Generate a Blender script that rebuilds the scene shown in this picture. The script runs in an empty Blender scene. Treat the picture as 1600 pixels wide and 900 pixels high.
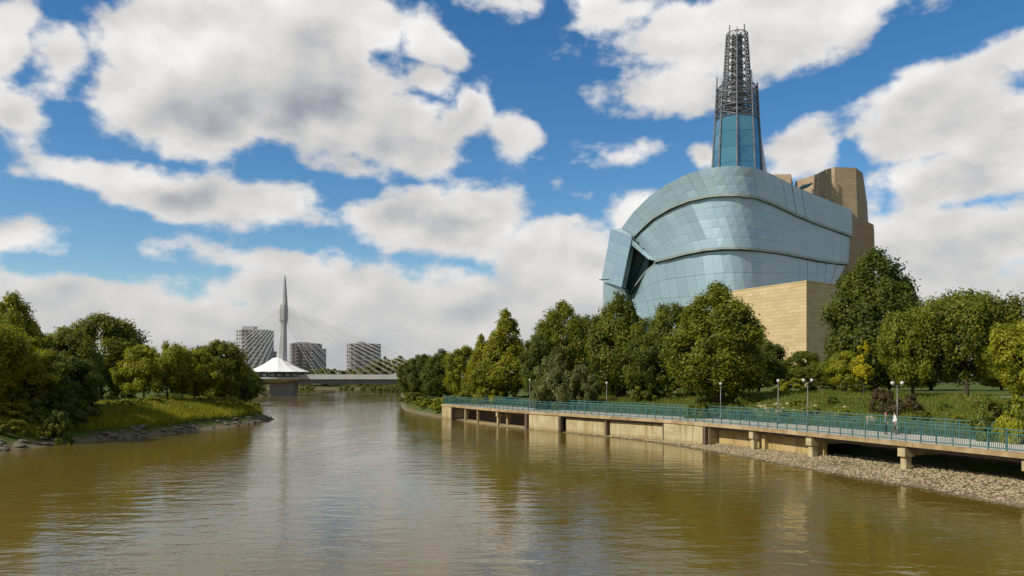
import bpy, math, random
import numpy as np
from mathutils import Vector, Matrix
from mathutils.bvhtree import BVHTree

R = math.radians
scene = bpy.context.scene
col = scene.collection

# ------------------------------------------------------------------ camera
CAM_H, FPX, YH = 6.5, 1300.0, 588.0
cam_d = bpy.data.cameras.new('camera')
cam = bpy.data.objects.new('camera', cam_d)
col.objects.link(cam)
cam.location = (0, 0, CAM_H)
cam.rotation_euler = (R(90), 0, 0)
cam_d.sensor_width = 36.0
cam_d.lens = 36.0 * FPX / 1600.0
cam_d.shift_y = (YH - 450.0) / 1600.0
cam_d.clip_start = 0.5
cam_d.clip_end = 20000
scene.camera = cam

def P(px, py, d):
    return Vector(((px - 800.0) / FPX * d, d, CAM_H - (py - YH) * d / FPX))

# ------------------------------------------------------------------ light
SUN_EL = R(41)
SUN_AZ = math.atan2(-0.905, -0.425)          # from +Y towards +X
sun_dir = Vector((math.sin(SUN_AZ) * math.cos(SUN_EL), math.cos(SUN_AZ) * math.cos(SUN_EL), math.sin(SUN_EL)))
sun_d = bpy.data.lights.new('sun', 'SUN')
sun_d.energy = 4.7
sun_d.angle = R(0.53)
sun_d.color = (1.0, 0.93, 0.82)
sun = bpy.data.objects.new('sun', sun_d)
col.objects.link(sun)
sun.rotation_euler = (-sun_dir).to_track_quat('-Z', 'Y').to_euler()

scene.view_settings.view_transform = 'Standard'
scene.view_settings.look = 'None'
scene.view_settings.gamma = 1.0
scene.view_settings.exposure = 0.0
scene.view_settings.use_curve_mapping = False
scene.cycles.max_bounces = 6
scene.cycles.diffuse_bounces = 3
scene.cycles.transparent_max_bounces = 8
scene.cycles.caustics_reflective = False
scene.cycles.caustics_refractive = False

# ------------------------------------------------------------------ sky (Nishita + cumulus in the world shader)
def build_world():
    w = bpy.data.worlds.new('World')
    scene.world = w
    w.use_nodes = True
    nt = w.node_tree
    nt.nodes.clear()
    L = nt.links.new
    def N(t, **k):
        n = nt.nodes.new(t)
        for a, b in k.items():
            setattr(n, a, b)
        return n
    def setin(n, i, v):
        if isinstance(v, bpy.types.NodeSocket):
            L(v, n.inputs[i])
        elif v is not None:
            n.inputs[i].default_value = v
    def M(op, a, b=None, c=None, clamp=False):
        n = N('ShaderNodeMath', operation=op, use_clamp=clamp)
        setin(n, 0, a); setin(n, 1, b); setin(n, 2, c)
        return n.outputs[0]
    def V(op, a, b=None):
        n = N('ShaderNodeVectorMath', operation=op)
        setin(n, 0, a); setin(n, 1, b)
        return n.outputs['Value'] if op in ('LENGTH', 'DOT_PRODUCT') else n.outputs[0]
    def smooth(v, lo, hi, a=0.0, b=1.0):
        n = N('ShaderNodeMapRange', interpolation_type='SMOOTHSTEP')
        setin(n, 0, v); setin(n, 1, lo); setin(n, 2, hi); setin(n, 3, a); setin(n, 4, b)
        return n.outputs[0]
    def noise(vec, scale, detail, rough=0.55, lac=2.0):
        n = N('ShaderNodeTexNoise')
        L(vec, n.inputs['Vector'])
        n.inputs['Scale'].default_value = scale
        n.inputs['Detail'].default_value = detail
        n.inputs['Roughness'].default_value = rough
        n.inputs['Lacunarity'].default_value = lac
        return n
    def mixc(f, a, b):
        n = N('ShaderNodeMix', data_type='RGBA')
        setin(n, 0, f); setin(n, 6, a); setin(n, 7, b)
        return n.outputs[2]
    tc = N('ShaderNodeTexCoord')
    d = V('NORMALIZE', tc.outputs['Generated'])
    sp = N('ShaderNodeSeparateXYZ'); L(d, sp.inputs[0])
    az = M('MULTIPLY', M('ARCTAN2', sp.outputs[0], sp.outputs[1]), 57.2958)
    el = M('MULTIPLY', M('ARCSINE', sp.outputs[2]), 57.2958)
    pc = N('ShaderNodeCombineXYZ'); L(az, pc.inputs[0]); L(el, pc.inputs[1])
    p0 = pc.outputs[0]
    # domain for the fractal detail: the sphere, squeezed vertically so puffs look flat-based
    sc = V('MULTIPLY', d, (1.0, 1.0, 1.55))
    wn = noise(sc, 5.0, 3.0, 0.5)
    warp = V('MULTIPLY', V('SUBTRACT', wn.outputs['Color'], (0.5, 0.5, 0.5)), (3.8, 2.6, 0.0))
    pw = V('ADD', p0, warp)
    blobs = [  # px, py, rx, ry, rot(deg, image clockwise)
        (420, 130, 285, 120, 8), (470, 30, 175, 110, 0), (290, 170, 165, 100, 0), (570, 195, 175, 85, 12),
        (680, 70, 58, 66, 0), (735, 175, 42, 46, 0), (560, 262, 90, 30, 8), (690, 235, 32, 40, 0),
        (112, 92, 62, 56, 0), (185, 125, 55, 45, 20), (80, 70, 40, 26, -20), (150, 60, 40, 30, 0), (90, 130, 50, 26, 10), (665, 130, 58, 40, 10), (700, 95, 40, 36, 0), (650, 40, 38, 30, 0), (700, 195, 62, 34, 10), (755, 150, 24, 26, 0), (745, 205, 34, 22, -15), (15, 60, 45, 90, 0), (30, 180, 72, 60, 0), (-60, 110, 90, 130, 0),
        (290, 305, 225, 46, 7), (390, 318, 125, 46, 5), (120, 270, 85, 24, 12),
        (20, 365, 105, 30, 9), (10, 268, 22, 9, 0),
        (680, 350, 155, 62, 0), (740, 330, 95, 48, 0), (600, 355, 85, 42, 0), (890, 405, 130, 66, 0), (1000, 350, 62, 60, 0),
        (430, 405, 190, 26, 5), (150, 450, 330, 36, 2), (560, 470, 340, 58, 0), (900, 500, 400, 80, 0), (300, 540, 900, 105, 0),
        (1180, 45, 275, 82, -4), (1050, 125, 115, 56, 0), (960, 20, 70, 40, 0), (1240, 20, 200, 70, 0),
        (795, 2, 62, 22, 0), (806, 222, 46, 42, 0), (966, 237, 54, 26, 0), (910, 306, 30, 13, 0), (1112, 244, 18, 18, 0),
        (1255, 235, 72, 52, 0), (1470, 165, 160, 82, -6), (1400, 205, 105, 66, 0), (1590, 85, 45, 40, 0), (1570, 190, 110, 90, 0),
        (1490, 285, 190, 62, -4), (1480, 375, 240, 62, 0), (1500, 450, 330, 52, 0), (1300, 540, 700, 90, 0),
    ]
    def field(pv):
        acc = None
        for (bx, by, rx, ry, rot) in blobs:
            u = (bx - 800) / FPX; v = (YH - by) / FPX
            a = math.degrees(math.atan(u)); e = math.degrees(math.atan(v / math.sqrt(1 + u * u)))
            kx = 57.2958 / FPX / (1 + u * u); ky = 57.2958 / FPX / (1 + v * v) / math.sqrt(1 + u * u)
            sx, sy = rx * kx, ry * ky
            mp = N('ShaderNodeMapping', vector_type='TEXTURE')
            L(pv, mp.inputs[0])
            mp.inputs['Location'].default_value = (a, e, 0)
            mp.inputs['Rotation'].default_value = (0, 0, R(-rot))
            mp.inputs['Scale'].default_value = (sx, sy, 1)
            ln = V('LENGTH', mp.outputs[0])
            s = M('MULTIPLY_ADD', ln, -min(sx, sy), min(sx, sy))
            acc = s if acc is None else M('SMOOTH_MAX', acc, s, 0.25)
        return acc
    S = field(pw)
    off = V('ADD', p0, (-1.6, 4.6, 0.0))
    S2 = field(V('ADD', off, V('MULTIPLY', warp, (0.7, 0.7, 0.0))))
    # the sky outside the frame goes on as a broken cumulus field of the same cover
    no = noise(sc, 2.6, 2.0, 0.5)
    So = M('MULTIPLY_ADD', no.outputs[0], 44.0, -20.5)
    wout = M('MAXIMUM', smooth(M('ABSOLUTE', az), 33.0, 43.0), smooth(el, 26.0, 34.0))
    def blend(a, b, f):
        return M('ADD', M('MULTIPLY', a, M('SUBTRACT', 1.0, f)), M('MULTIPLY', b, f))
    S = blend(S, So, wout)
    S2 = blend(S2, So, wout)
    n1 = noise(sc, 14.5, 8.0, 0.56)
    fine = M('SUBTRACT', n1.outputs[0], 0.5)
    dens = M('MULTIPLY_ADD', fine, 7.6, M('ADD', M('MINIMUM', M('MULTIPLY', S, 1.7), 7.0), -0.30))
    low = smooth(el, 1.0, 9.0)                     # near the horizon edges soften
    alpha = smooth(dens, -0.55, 1.15)
    alpha = M('MULTIPLY', alpha, 0.98)
    # relief of the billows: fractal field compared with itself a little nearer the sun
    sunv = V('MULTIPLY', V('NORMALIZE', (-0.55, -0.1, 0.8)), (0.022, 0.022, 0.034))
    n2 = noise(V('ADD', sc, sunv), 11.0, 4.0, 0.45)
    n3 = noise(sc, 11.0, 4.0, 0.45)
    relief = M('SUBTRACT', n3.outputs[0], n2.outputs[0])
    n4 = noise(V('MULTIPLY', d, (1.0, 1.0, 3.5)), 4.5, 5.0, 0.55)
    thick = M('MULTIPLY_ADD', M('SUBTRACT', n4.outputs[0], 0.5), 2.2, S2)
    T = smooth(thick, -2.2, 5.4)
    core = smooth(dens, 0.2, 4.2)
    T = M('MULTIPLY', T, M('MULTIPLY_ADD', core, 0.65, 0.35))
    lit = M('MULTIPLY_ADD', T, -0.50, 0.93)
    lit = M('MULTIPLY_ADD', relief, 0.85, lit)
    lit = M('MAXIMUM', lit, 0.30)
    # thicker air towards the horizon: greyer, flatter clouds
    flat = smooth(el, 0.0, 11.0, 0.6, 0.0)
    lit = blend(lit, M('MULTIPLY_ADD', M('SUBTRACT', n4.outputs[0], 0.5), 0.85, 0.60), flat)
    ccol = mixc(smooth(lit, 0.35, 0.8), (0.92, 0.955, 1.06, 1), (1.0, 0.985, 0.965, 1))
    cs = N('ShaderNodeVectorMath', operation='SCALE'); L(ccol, cs.inputs[0]); L(lit, cs.inputs['Scale'])
    sky = N('ShaderNodeTexSky', sky_type='NISHITA')
    sky.sun_disc = False
    sky.sun_elevation = SUN_EL
    sky.sun_rotation = SUN_AZ
    sky.altitude = 230
    sky.air_density = 1.0
    sky.dust_density = 0.25
    sky.ozone_density = 2.2
    hs = N('ShaderNodeHueSaturation'); hs.inputs['Saturation'].default_value = 1.34
    L(sky.outputs[0], hs.inputs['Color'])
    bg1 = N('ShaderNodeBackground'); L(hs.outputs[0], bg1.inputs[0]); bg1.inputs[1].default_value = 0.112
    bg2 = N('ShaderNodeBackground'); L(cs.outputs[0], bg2.inputs[0]); bg2.inputs[1].default_value = 0.88
    mx = N('ShaderNodeMixShader'); L(alpha, mx.inputs[0]); L(bg1.outputs[0], mx.inputs[1]); L(bg2.outputs[0], mx.inputs[2])
    out = N('ShaderNodeOutputWorld'); L(mx.outputs[0], out.inputs[0])
    w.cycles.sampling_method = 'MANUAL'
    w.cycles.sample_map_resolution = 512
build_world()

# ------------------------------------------------------------------ materials
class NT:
    def __init__(self, name):
        self.m = bpy.data.materials.new(name); self.m.use_nodes = True
        self.t = self.m.node_tree; self.t.nodes.clear()
        self.out = self.n('ShaderNodeOutputMaterial')
    def n(self, t, **k):
        n = self.t.nodes.new(t)
        for a, b in k.items(): setattr(n, a, b)
        return n
    def l(self, a, b): self.t.links.new(a, b)
    def s(self, n, i, v):
        if isinstance(v, bpy.types.NodeSocket): self.l(v, n.inputs[i])
        elif v is not None: n.inputs[i].default_value = v
    def math(self, op, a, b=None, c=None):
        n = self.n('ShaderNodeMath', operation=op); self.s(n, 0, a); self.s(n, 1, b); self.s(n, 2, c); return n.outputs[0]
    def mix(self, f, a, b, blend='MIX'):
        n = self.n('ShaderNodeMix', data_type='RGBA', blend_type=blend); self.s(n, 0, f); self.s(n, 6, a); self.s(n, 7, b); return n.outputs[2]
    def noise(self, vec, scale, detail=4.0, rough=0.55):
        n = self.n('ShaderNodeTexNoise')
        if vec is not None: self.l(vec, n.inputs['Vector'])
        n.inputs['Scale'].default_value = scale; n.inputs['Detail'].default_value = detail; n.inputs['Roughness'].default_value = rough
        return n.outputs[0]
    def ramp(self, f, lo, hi):
        n = self.n('ShaderNodeMapRange'); self.s(n, 0, f); self.s(n, 1, lo); self.s(n, 2, hi); return n.outputs[0]
    def mapping(self, vec, scale=(1, 1, 1), rot=(0, 0, 0)):
        n = self.n('ShaderNodeMapping'); self.l(vec, n.inputs[0]); n.inputs['Scale'].default_value = scale; n.inputs['Rotation'].default_value = rot
        return n.outputs[0]
    def pos(self): return self.n('ShaderNodeNewGeometry').outputs['Position']
    def bump(self, h, strength=0.5, dist=0.05, normal=None):
        n = self.n('ShaderNodeBump'); self.l(h, n.inputs['Height']); n.inputs['Strength'].default_value = strength; n.inputs['Distance'].default_value = dist
        if normal is not None: self.l(normal, n.inputs['Normal'])
        return n.outputs[0]
    def bsdf(self, color, rough=0.7, metal=0.0, spec=0.5, normal=None, ior=1.45):
        b = self.n('ShaderNodeBsdfPrincipled')
        self.s(b, 'Base Color', color); self.s(b, 'Roughness', rough); self.s(b, 'Metallic', metal); self.s(b, 'Specular IOR Level', spec); self.s(b, 'IOR', ior)
        if normal is not None: self.l(normal, b.inputs['Normal'])
        return b
    def done(self, shader):
        self.l(shader, self.out.inputs[0]); return self.m

def c4(c): return (c[0], c[1], c[2], 1.0)

def mat_plain(name, a, b, scale=1.0, rough=0.75, metal=0.0, bump=0.3, bdist=0.02, detail=5, spec=0.4, lo=0.35, hi=0.65):
    t = NT(name); p = t.pos()
    f = t.ramp(t.noise(p, scale, detail, 0.6), lo, hi)
    c = t.mix(f, c4(a), c4(b))
    nb = t.bump(t.noise(p, scale * 6, 3), bump, bdist) if bump else None
    return t.done(t.bsdf(c, rough, metal, spec, nb).outputs[0])

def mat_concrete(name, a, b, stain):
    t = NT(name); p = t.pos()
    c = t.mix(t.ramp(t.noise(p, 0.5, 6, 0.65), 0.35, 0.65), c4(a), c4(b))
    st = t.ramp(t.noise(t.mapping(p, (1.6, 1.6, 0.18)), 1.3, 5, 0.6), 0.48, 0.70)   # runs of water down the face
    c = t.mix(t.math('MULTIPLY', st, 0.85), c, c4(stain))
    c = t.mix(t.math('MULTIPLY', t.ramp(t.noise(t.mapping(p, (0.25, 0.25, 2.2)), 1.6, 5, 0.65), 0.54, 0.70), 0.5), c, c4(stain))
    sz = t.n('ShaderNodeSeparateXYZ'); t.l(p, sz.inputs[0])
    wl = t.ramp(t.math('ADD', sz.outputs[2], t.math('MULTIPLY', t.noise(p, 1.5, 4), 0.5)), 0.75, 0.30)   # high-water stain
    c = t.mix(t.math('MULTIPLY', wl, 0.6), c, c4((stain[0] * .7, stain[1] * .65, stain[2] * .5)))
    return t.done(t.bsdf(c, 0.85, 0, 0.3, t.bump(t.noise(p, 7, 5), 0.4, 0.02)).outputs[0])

def mat_limestone(name, a, b, bw=2.4, bh=0.85):
    t = NT(name); p = t.pos()
    s = t.n('ShaderNodeSeparateXYZ'); t.l(p, s.inputs[0])
    g = t.n('ShaderNodeNewGeometry'); sn = t.n('ShaderNodeSeparateXYZ'); t.l(g.outputs['True Normal'], sn.inputs[0])
    u = t.math('SUBTRACT', t.math('MULTIPLY', s.outputs[1], sn.outputs[0]), t.math('MULTIPLY', s.outputs[0], sn.outputs[1]))
    cb = t.n('ShaderNodeCombineXYZ'); t.l(u, cb.inputs[0]); t.l(s.outputs[2], cb.inputs[1])
    br = t.n('ShaderNodeTexBrick'); t.l(cb.outputs[0], br.inputs[0])
    br.inputs['Color1'].default_value = (0.15, 0.15, 0.15, 1); br.inputs['Color2'].default_value = (0.85, 0.85, 0.85, 1); br.inputs['Mortar'].default_value = (0, 0, 0, 1)
    br.inputs['Scale'].default_value = 1; br.inputs['Mortar Size'].default_value = 0.035; br.inputs['Brick Width'].default_value = bw; br.inputs['Row Height'].default_value = bh
    br.inputs['Bias'].default_value = 0.0
    f = t.math('ADD', t.math('MULTIPLY', br.outputs['Color'], 0.30), t.math('MULTIPLY', t.noise(p, 0.30, 7, 0.68), 0.5))
    f = t.math('ADD', f, t.math('MULTIPLY', t.noise(t.mapping(p, (0.25, 0.25, 1.8)), 0.9, 5, 0.6), 0.28))
    c = t.mix(t.ramp(f, 0.3, 0.80), c4(a), c4(b))
    c = t.mix(t.math('MULTIPLY', br.outputs['Fac'], 0.28), c, c4((a[0] * .5, a[1] * .5, a[2] * .45)))
    h = t.math('SUBTRACT', t.noise(p, 3, 5), t.math('MULTIPLY', br.outputs['Fac'], 1.0))
    return t.done(t.bsdf(c, 0.85, 0, 0.3, t.bump(h, 0.6, 0.06)).outputs[0])

def mat_leaf(name, dark, light, odd=None, trans=0.46):
    t = NT(name)
    g = t.n('ShaderNodeNewGeometry')
    at = t.n('ShaderNodeAttribute', attribute_name='tint')
    f = t.math('ADD', t.math('MULTIPLY', g.outputs['Random Per Island'], 0.55), t.math('MULTIPLY', at.outputs['Fac'], 0.55))
    oi = t.n('ShaderNodeObjectInfo')
    f = t.math('ADD', f, t.math('MULTIPLY', t.math('SUBTRACT', oi.outputs['Random'], 0.5), 0.25))
    c = t.mix(t.ramp(f, 0.1, 0.95), c4(dark), c4(light))
    if odd is not None:
        k = t.math('GREATER_THAN', t.math('ADD', t.math('MULTIPLY', at.outputs['Fac'], 0.6), t.math('MULTIPLY', g.outputs['Random Per Island'], 0.5)), 0.86)
        c = t.mix(t.math('MULTIPLY', k, 0.75), c, c4(odd))
    b = t.bsdf(c, 0.55, 0, 0.35)
    tr = t.n('ShaderNodeBsdfTranslucent')
    t.l(t.mix(1.0, c, (1.35, 1.35, 0.55, 1), 'MULTIPLY'), tr.inputs[0])
    mx = t.n('ShaderNodeMixShader'); mx.inputs[0].default_value = trans
    t.l(b.outputs[0], mx.inputs[1]); t.l(tr.outputs[0], mx.inputs[2])
    return t.done(mx.outputs[0])

def mat_glass_panel(name, a, b, rough=0.16, metal=0.35, lines=0.0, coat=0.0):
    t = NT(name); p = t.pos()
    oi = t.n('ShaderNodeObjectInfo')
    f = t.math('ADD', t.math('MULTIPLY', oi.outputs['Random'], 0.6), t.math('MULTIPLY', t.noise(p, 0.12, 3), 0.5))
    c = t.mix(f, c4(a), c4(b))
    nb = None
    if lines:
        s = t.n('ShaderNodeSeparateXYZ'); t.l(p, s.inputs[0])
        fr = t.math('FRACT', t.math('DIVIDE', s.outputs[2], lines))
        k = t.math('LESS_THAN', fr, 0.09)
        c = t.mix(t.math('MULTIPLY', k, 0.28), c, c4((a[0] * .45, a[1] * .48, a[2] * .5)))
    nb = t.bump(t.noise(p, 0.45, 2), 0.2, 0.04)
    bs = t.bsdf(c, t.math('MULTIPLY_ADD', oi.outputs['Random'], 0.06, rough), metal, 0.5, nb)
    bs.inputs['Coat Weight'].default_value = coat; bs.inputs['Coat Roughness'].default_value = 0.04
    return t.done(bs.outputs[0])

def mat_water():
    t = NT('river_water'); p = t.pos()
    big = t.noise(t.mapping(p, (0.5, 0.22, 1)), 0.06, 4, 0.55)
    big2 = t.noise(t.mapping(p, (1.0, 0.35, 1), (0, 0, 0.25)), 0.11, 5, 0.6)
    w1 = t.noise(t.mapping(p, (1.0, 1.9, 1), (0, 0, 0.18)), 0.42, 3, 0.5)
    w2 = t.noise(t.mapping(p, (1.0, 1.7, 1), (0, 0, -0.25)), 1.5, 3, 0.55)
    w3 = t.noise(t.mapping(p, (1.0, 1.5, 1), (0, 0, 0.1)), 5.0, 2, 0.5)
    calm = t.ramp(big2, 0.40, 0.60)
    h = t.math('ADD', t.math('MULTIPLY', w1, 0.085), t.math('MULTIPLY', t.math('MULTIPLY', w2, 0.036), t.math('MULTIPLY_ADD', calm, 1.3, 0.2)))
    h = t.math('ADD', h, t.math('MULTIPLY', t.math('MULTIPLY', w3, 0.007), t.math('MULTIPLY_ADD', calm, 0.9, 0.3)))
    c = t.mix(t.ramp(big, 0.35, 0.65), (0.105, 0.073, 0.010, 1), (0.150, 0.108, 0.022, 1))
    nb = t.bump(h, 1.0, 0.50)
    b = t.bsdf(c, 0.045, 0, 0.5, nb, 1.333)
    return t.done(b.outputs[0])

def mat_ground(name, cols, scale=0.25, bump=0.6):
    t = NT(name); p = t.pos()
    c = t.mix(t.ramp(t.noise(p, scale, 6, 0.65), 0.35, 0.65), c4(cols[0]), c4(cols[1]))
    c = t.mix(t.math('MULTIPLY', t.ramp(t.noise(p, scale * 5, 5, 0.6), 0.55, 0.75), 0.7), c, c4(cols[2]))
    s = t.n('ShaderNodeSeparateXYZ'); t.l(p, s.inputs[0])
    mud = t.ramp(t.math('ADD', s.outputs[2], t.math('MULTIPLY', t.noise(p, 0.8, 4), 0.9)), 1.0, 0.6)
    c = t.mix(mud, c, t.mix(t.noise(p, 2.0, 5), (0.10, 0.08, 0.045, 1), (0.22, 0.18, 0.115, 1)))
    return t.done(t.bsdf(c, 0.95, 0, 0.15, t.bump(t.noise(p, 4, 6, 0.7), bump, 0.12)).outputs[0])

MT = {}
MT['water'] = mat_water()
MT['ground'] = mat_ground('bank_ground', [(0.050, 0.075, 0.012), (0.085, 0.105, 0.018), (0.13, 0.11, 0.045)])
MT['farland'] = mat_ground('far_ground', [(0.06, 0.07, 0.02), (0.09, 0.09, 0.035), (0.14, 0.12, 0.07)], 0.03, 0.2)
def mat_gravel():
    t = NT('river_gravel'); p = t.pos(); g = t.n('ShaderNodeNewGeometry')
    f = t.math('ADD', t.math('MULTIPLY', g.outputs['Random Per Island'], 0.6), t.math('MULTIPLY', t.noise(p, 0.6, 5, 0.6), 0.5))
    c = t.mix(f, (0.15, 0.112, 0.055, 1), (0.43, 0.35, 0.215, 1))
    s = t.n('ShaderNodeSeparateXYZ'); t.l(p, s.inputs[0])
    wet = t.ramp(t.math('ADD', s.outputs[2], t.math('MULTIPLY', t.noise(p, 0.7, 4), 0.10)), 0.145, 0.085)
    c = t.mix(t.math('MULTIPLY', wet, 0.75), c, (0.055, 0.040, 0.018, 1))
    return t.done(t.bsdf(c, t.math('MULTIPLY_ADD', wet, -0.5, 0.9), 0, 0.4, t.bump(t.noise(p, 12, 4), 0.5, 0.03)).outputs[0])
MT['gravel'] = mat_gravel()
MT['rock'] = mat_plain('shore_rock', (0.085, 0.07, 0.05), (0.22, 0.185, 0.14), 0.9, 0.9, 0, 0.6, 0.05)
MT['palerock'] = mat_plain('pale_rock', (0.24, 0.19, 0.11), (0.40, 0.33, 0.20), 1.2, 0.9, 0, 0.6, 0.05)
MT['conc'] = mat_concrete('walkway_concrete', (0.40, 0.325, 0.175), (0.50, 0.425, 0.255), (0.24, 0.165, 0.06))
MT['ochre'] = mat_concrete('ochre_concrete', (0.40, 0.29, 0.12), (0.48, 0.36, 0.16), (0.24, 0.15, 0.05))
MT['shade_conc'] = mat_concrete('shade_dark_concrete', (0.085, 0.07, 0.05), (0.14, 0.115, 0.08), (0.05, 0.04, 0.025))  # concrete darkened in its base colours to stand in for shade
MT['deck'] = mat_plain('deck_concrete', (0.42, 0.38, 0.31), (0.54, 0.50, 0.42), 0.6, 0.85, 0, 0.2, 0.01)
MT['fascia'] = mat_plain('fascia_timber', (0.24, 0.165, 0.07), (0.44, 0.34, 0.19), 0.7, 0.8, 0, 0.3, 0.01)
MT['steel_beam'] = mat_plain('brown_beam', (0.10, 0.07, 0.05), (0.17, 0.12, 0.09), 1.5, 0.6, 0.2, 0.2, 0.01)
MT['teal'] = mat_plain('teal_paint', (0.045, 0.130, 0.128), (0.075, 0.185, 0.178), 2.0, 0.45, 0.1, 0, 0.01)
MT['path'] = mat_plain('path_paving', (0.34, 0.33, 0.31), (0.44, 0.43, 0.40), 0.8, 0.9, 0, 0.2, 0.01)
MT['lamp_post'] = mat_plain('lamp_metal', (0.12, 0.12, 0.115), (0.19, 0.19, 0.18), 3, 0.5, 0.4, 0, 0.01)
MT['globe'] = mat_plain('lamp_globe_glass', (0.42, 0.41, 0.38), (0.52, 0.51, 0.48), 3, 0.3, 0, 0, 0.01)
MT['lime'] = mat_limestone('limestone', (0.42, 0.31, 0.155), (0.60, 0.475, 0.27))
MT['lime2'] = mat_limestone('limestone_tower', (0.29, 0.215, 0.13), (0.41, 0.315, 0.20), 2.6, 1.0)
MT['pane'] = mat_glass_panel('pale_glass_pane', (0.270, 0.385, 0.435), (0.315, 0.430, 0.475), 0.36, 0.42, 1.05, 0.6)
MT['shell'] = mat_plain('glass_wall_backing', (0.13, 0.19, 0.20), (0.17, 0.23, 0.24), 0.3, 0.5, 0, 0, 0.01)
MT['ledge'] = mat_plain('ledge_metal', (0.22, 0.26, 0.24), (0.30, 0.33, 0.30), 0.3, 0.45, 0.3, 0, 0.01)
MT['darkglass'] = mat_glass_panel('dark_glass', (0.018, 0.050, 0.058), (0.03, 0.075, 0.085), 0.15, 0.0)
MT['blueglass'] = mat_glass_panel('blue_tower_glass', (0.06, 0.20, 0.30), (0.11, 0.30, 0.40), 0.07, 0.45)
MT['steel'] = mat_plain('tower_steel', (0.13, 0.135, 0.145), (0.24, 0.25, 0.26), 0.8, 0.45, 0.5, 0, 0.01)
MT['steel_dark'] = mat_plain('tower_dark_steel', (0.055, 0.058, 0.062), (0.10, 0.105, 0.11), 0.8, 0.5, 0.4, 0, 0.01)
MT['whitewall'] = mat_plain('pale_cladding', (0.55, 0.55, 0.56), (0.65, 0.65, 0.66), 0.3, 0.5, 0.1, 0, 0.01)
MT['bridge_conc'] = mat_plain('bridge_concrete', (0.40, 0.40, 0.385), (0.50, 0.50, 0.48), 0.2, 0.8, 0, 0.2, 0.02)
MT['pylon'] = mat_plain('pylon_concrete', (0.36, 0.365, 0.36), (0.46, 0.465, 0.455), 0.15, 0.7, 0, 0.2, 0.02)
MT['girder'] = mat_plain('girder_steel', (0.13, 0.14, 0.13), (0.20, 0.21, 0.19), 0.3, 0.7, 0.1, 0, 0.01)
MT['tent'] = mat_plain('white_membrane', (0.74, 0.73, 0.69), (0.82, 0.81, 0.77), 0.2, 0.6, 0, 0, 0.01)
MT['cable'] = mat_plain('white_cable', (0.62, 0.62, 0.60), (0.70, 0.70, 0.68), 0.5, 0.5, 0, 0, 0.01)
MT['apt1'] = mat_plain('apartment_concrete_pale', (0.32, 0.31, 0.295), (0.40, 0.39, 0.37), 0.08, 0.85, 0, 0.2, 0.02)
MT['apt2'] = mat_plain('apartment_concrete_brown', (0.22, 0.205, 0.19), (0.29, 0.27, 0.25), 0.08, 0.85, 0, 0.2, 0.02)
MT['window'] = mat_plain('apartment_window', (0.05, 0.06, 0.07), (0.10, 0.11, 0.12), 0.4, 0.15, 0, 0, 0.01, spec=0.8)
MT['bark'] = mat_plain('bark', (0.035, 0.026, 0.018), (0.085, 0.065, 0.045), 4.0, 0.95, 0, 0.8, 0.04)
LEAF = {
    'dark': mat_leaf('leaf_dark_green', (0.040, 0.060, 0.007), (0.155, 0.185, 0.018)),
    'mid': mat_leaf('leaf_mid_green', (0.064, 0.086, 0.008), (0.230, 0.245, 0.020)),
    'olive': mat_leaf('leaf_olive_green', (0.110, 0.128, 0.008), (0.350, 0.345, 0.020), (0.36, 0.32, 0.018)),
    'yellowgreen': mat_leaf('leaf_yellow_green', (0.118, 0.138, 0.009), (0.370, 0.365, 0.022)),
    'silver': mat_leaf('leaf_silver_green', (0.076, 0.100, 0.028), (0.215, 0.230, 0.080)),
    'yellow': mat_leaf('leaf_yellow', (0.26, 0.24, 0.008), (0.60, 0.52, 0.02)),
    'red': mat_leaf('leaf_reddish', (0.045, 0.034, 0.014), (0.15, 0.105, 0.050)),
    'far': mat_leaf('leaf_far', (0.085, 0.105, 0.020), (0.200, 0.215, 0.044)),
    'grass': mat_leaf('grass_blades', (0.105, 0.118, 0.006), (0.340, 0.325, 0.017), (0.32, 0.29, 0.03), 0.3),
    'lawn': mat_leaf('lawn_blades', (0.062, 0.086, 0.007), (0.190, 0.210, 0.015), (0.24, 0.20, 0.05), 0.3),
}

# ------------------------------------------------------------------ mesh helpers
def link(name, me, parent=None, loc=None):
    o = bpy.data.objects.new(name, me); col.objects.link(o)
    if parent is not None: o.parent = parent
    if loc is not None: o.location = loc
    return o
def tag(o, label=None, cat=None, group=None, kind=None):
    if label: o['label'] = label
    if cat: o['category'] = cat
    if group: o['group'] = group
    if kind: o['kind'] = kind
    return o
def empty(name, loc, label, cat, group=None):
    e = link(name, None); e.location = loc; e.empty_display_size = 0.3
    return tag(e, label, cat, group)

def arr_mesh(name, verts, faces, mat, smooth=False):
    verts = np.asarray(verts, dtype=np.float32); faces = np.asarray(faces, dtype=np.int32)
    k = faces.shape[1]
    me = bpy.data.meshes.new(name)
    me.vertices.add(len(verts)); me.vertices.foreach_set('co', verts.ravel())
    me.loops.add(faces.size); me.loops.foreach_set('vertex_index', faces.ravel())
    me.polygons.add(len(faces)); me.polygons.foreach_set('loop_start', np.arange(0, faces.size, k, dtype=np.int32))
    me.polygons.foreach_set('use_smooth', np.full(len(faces), smooth))
    me.update(calc_edges=True)
    if mat is not None: me.materials.append(mat)
    return me

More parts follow.
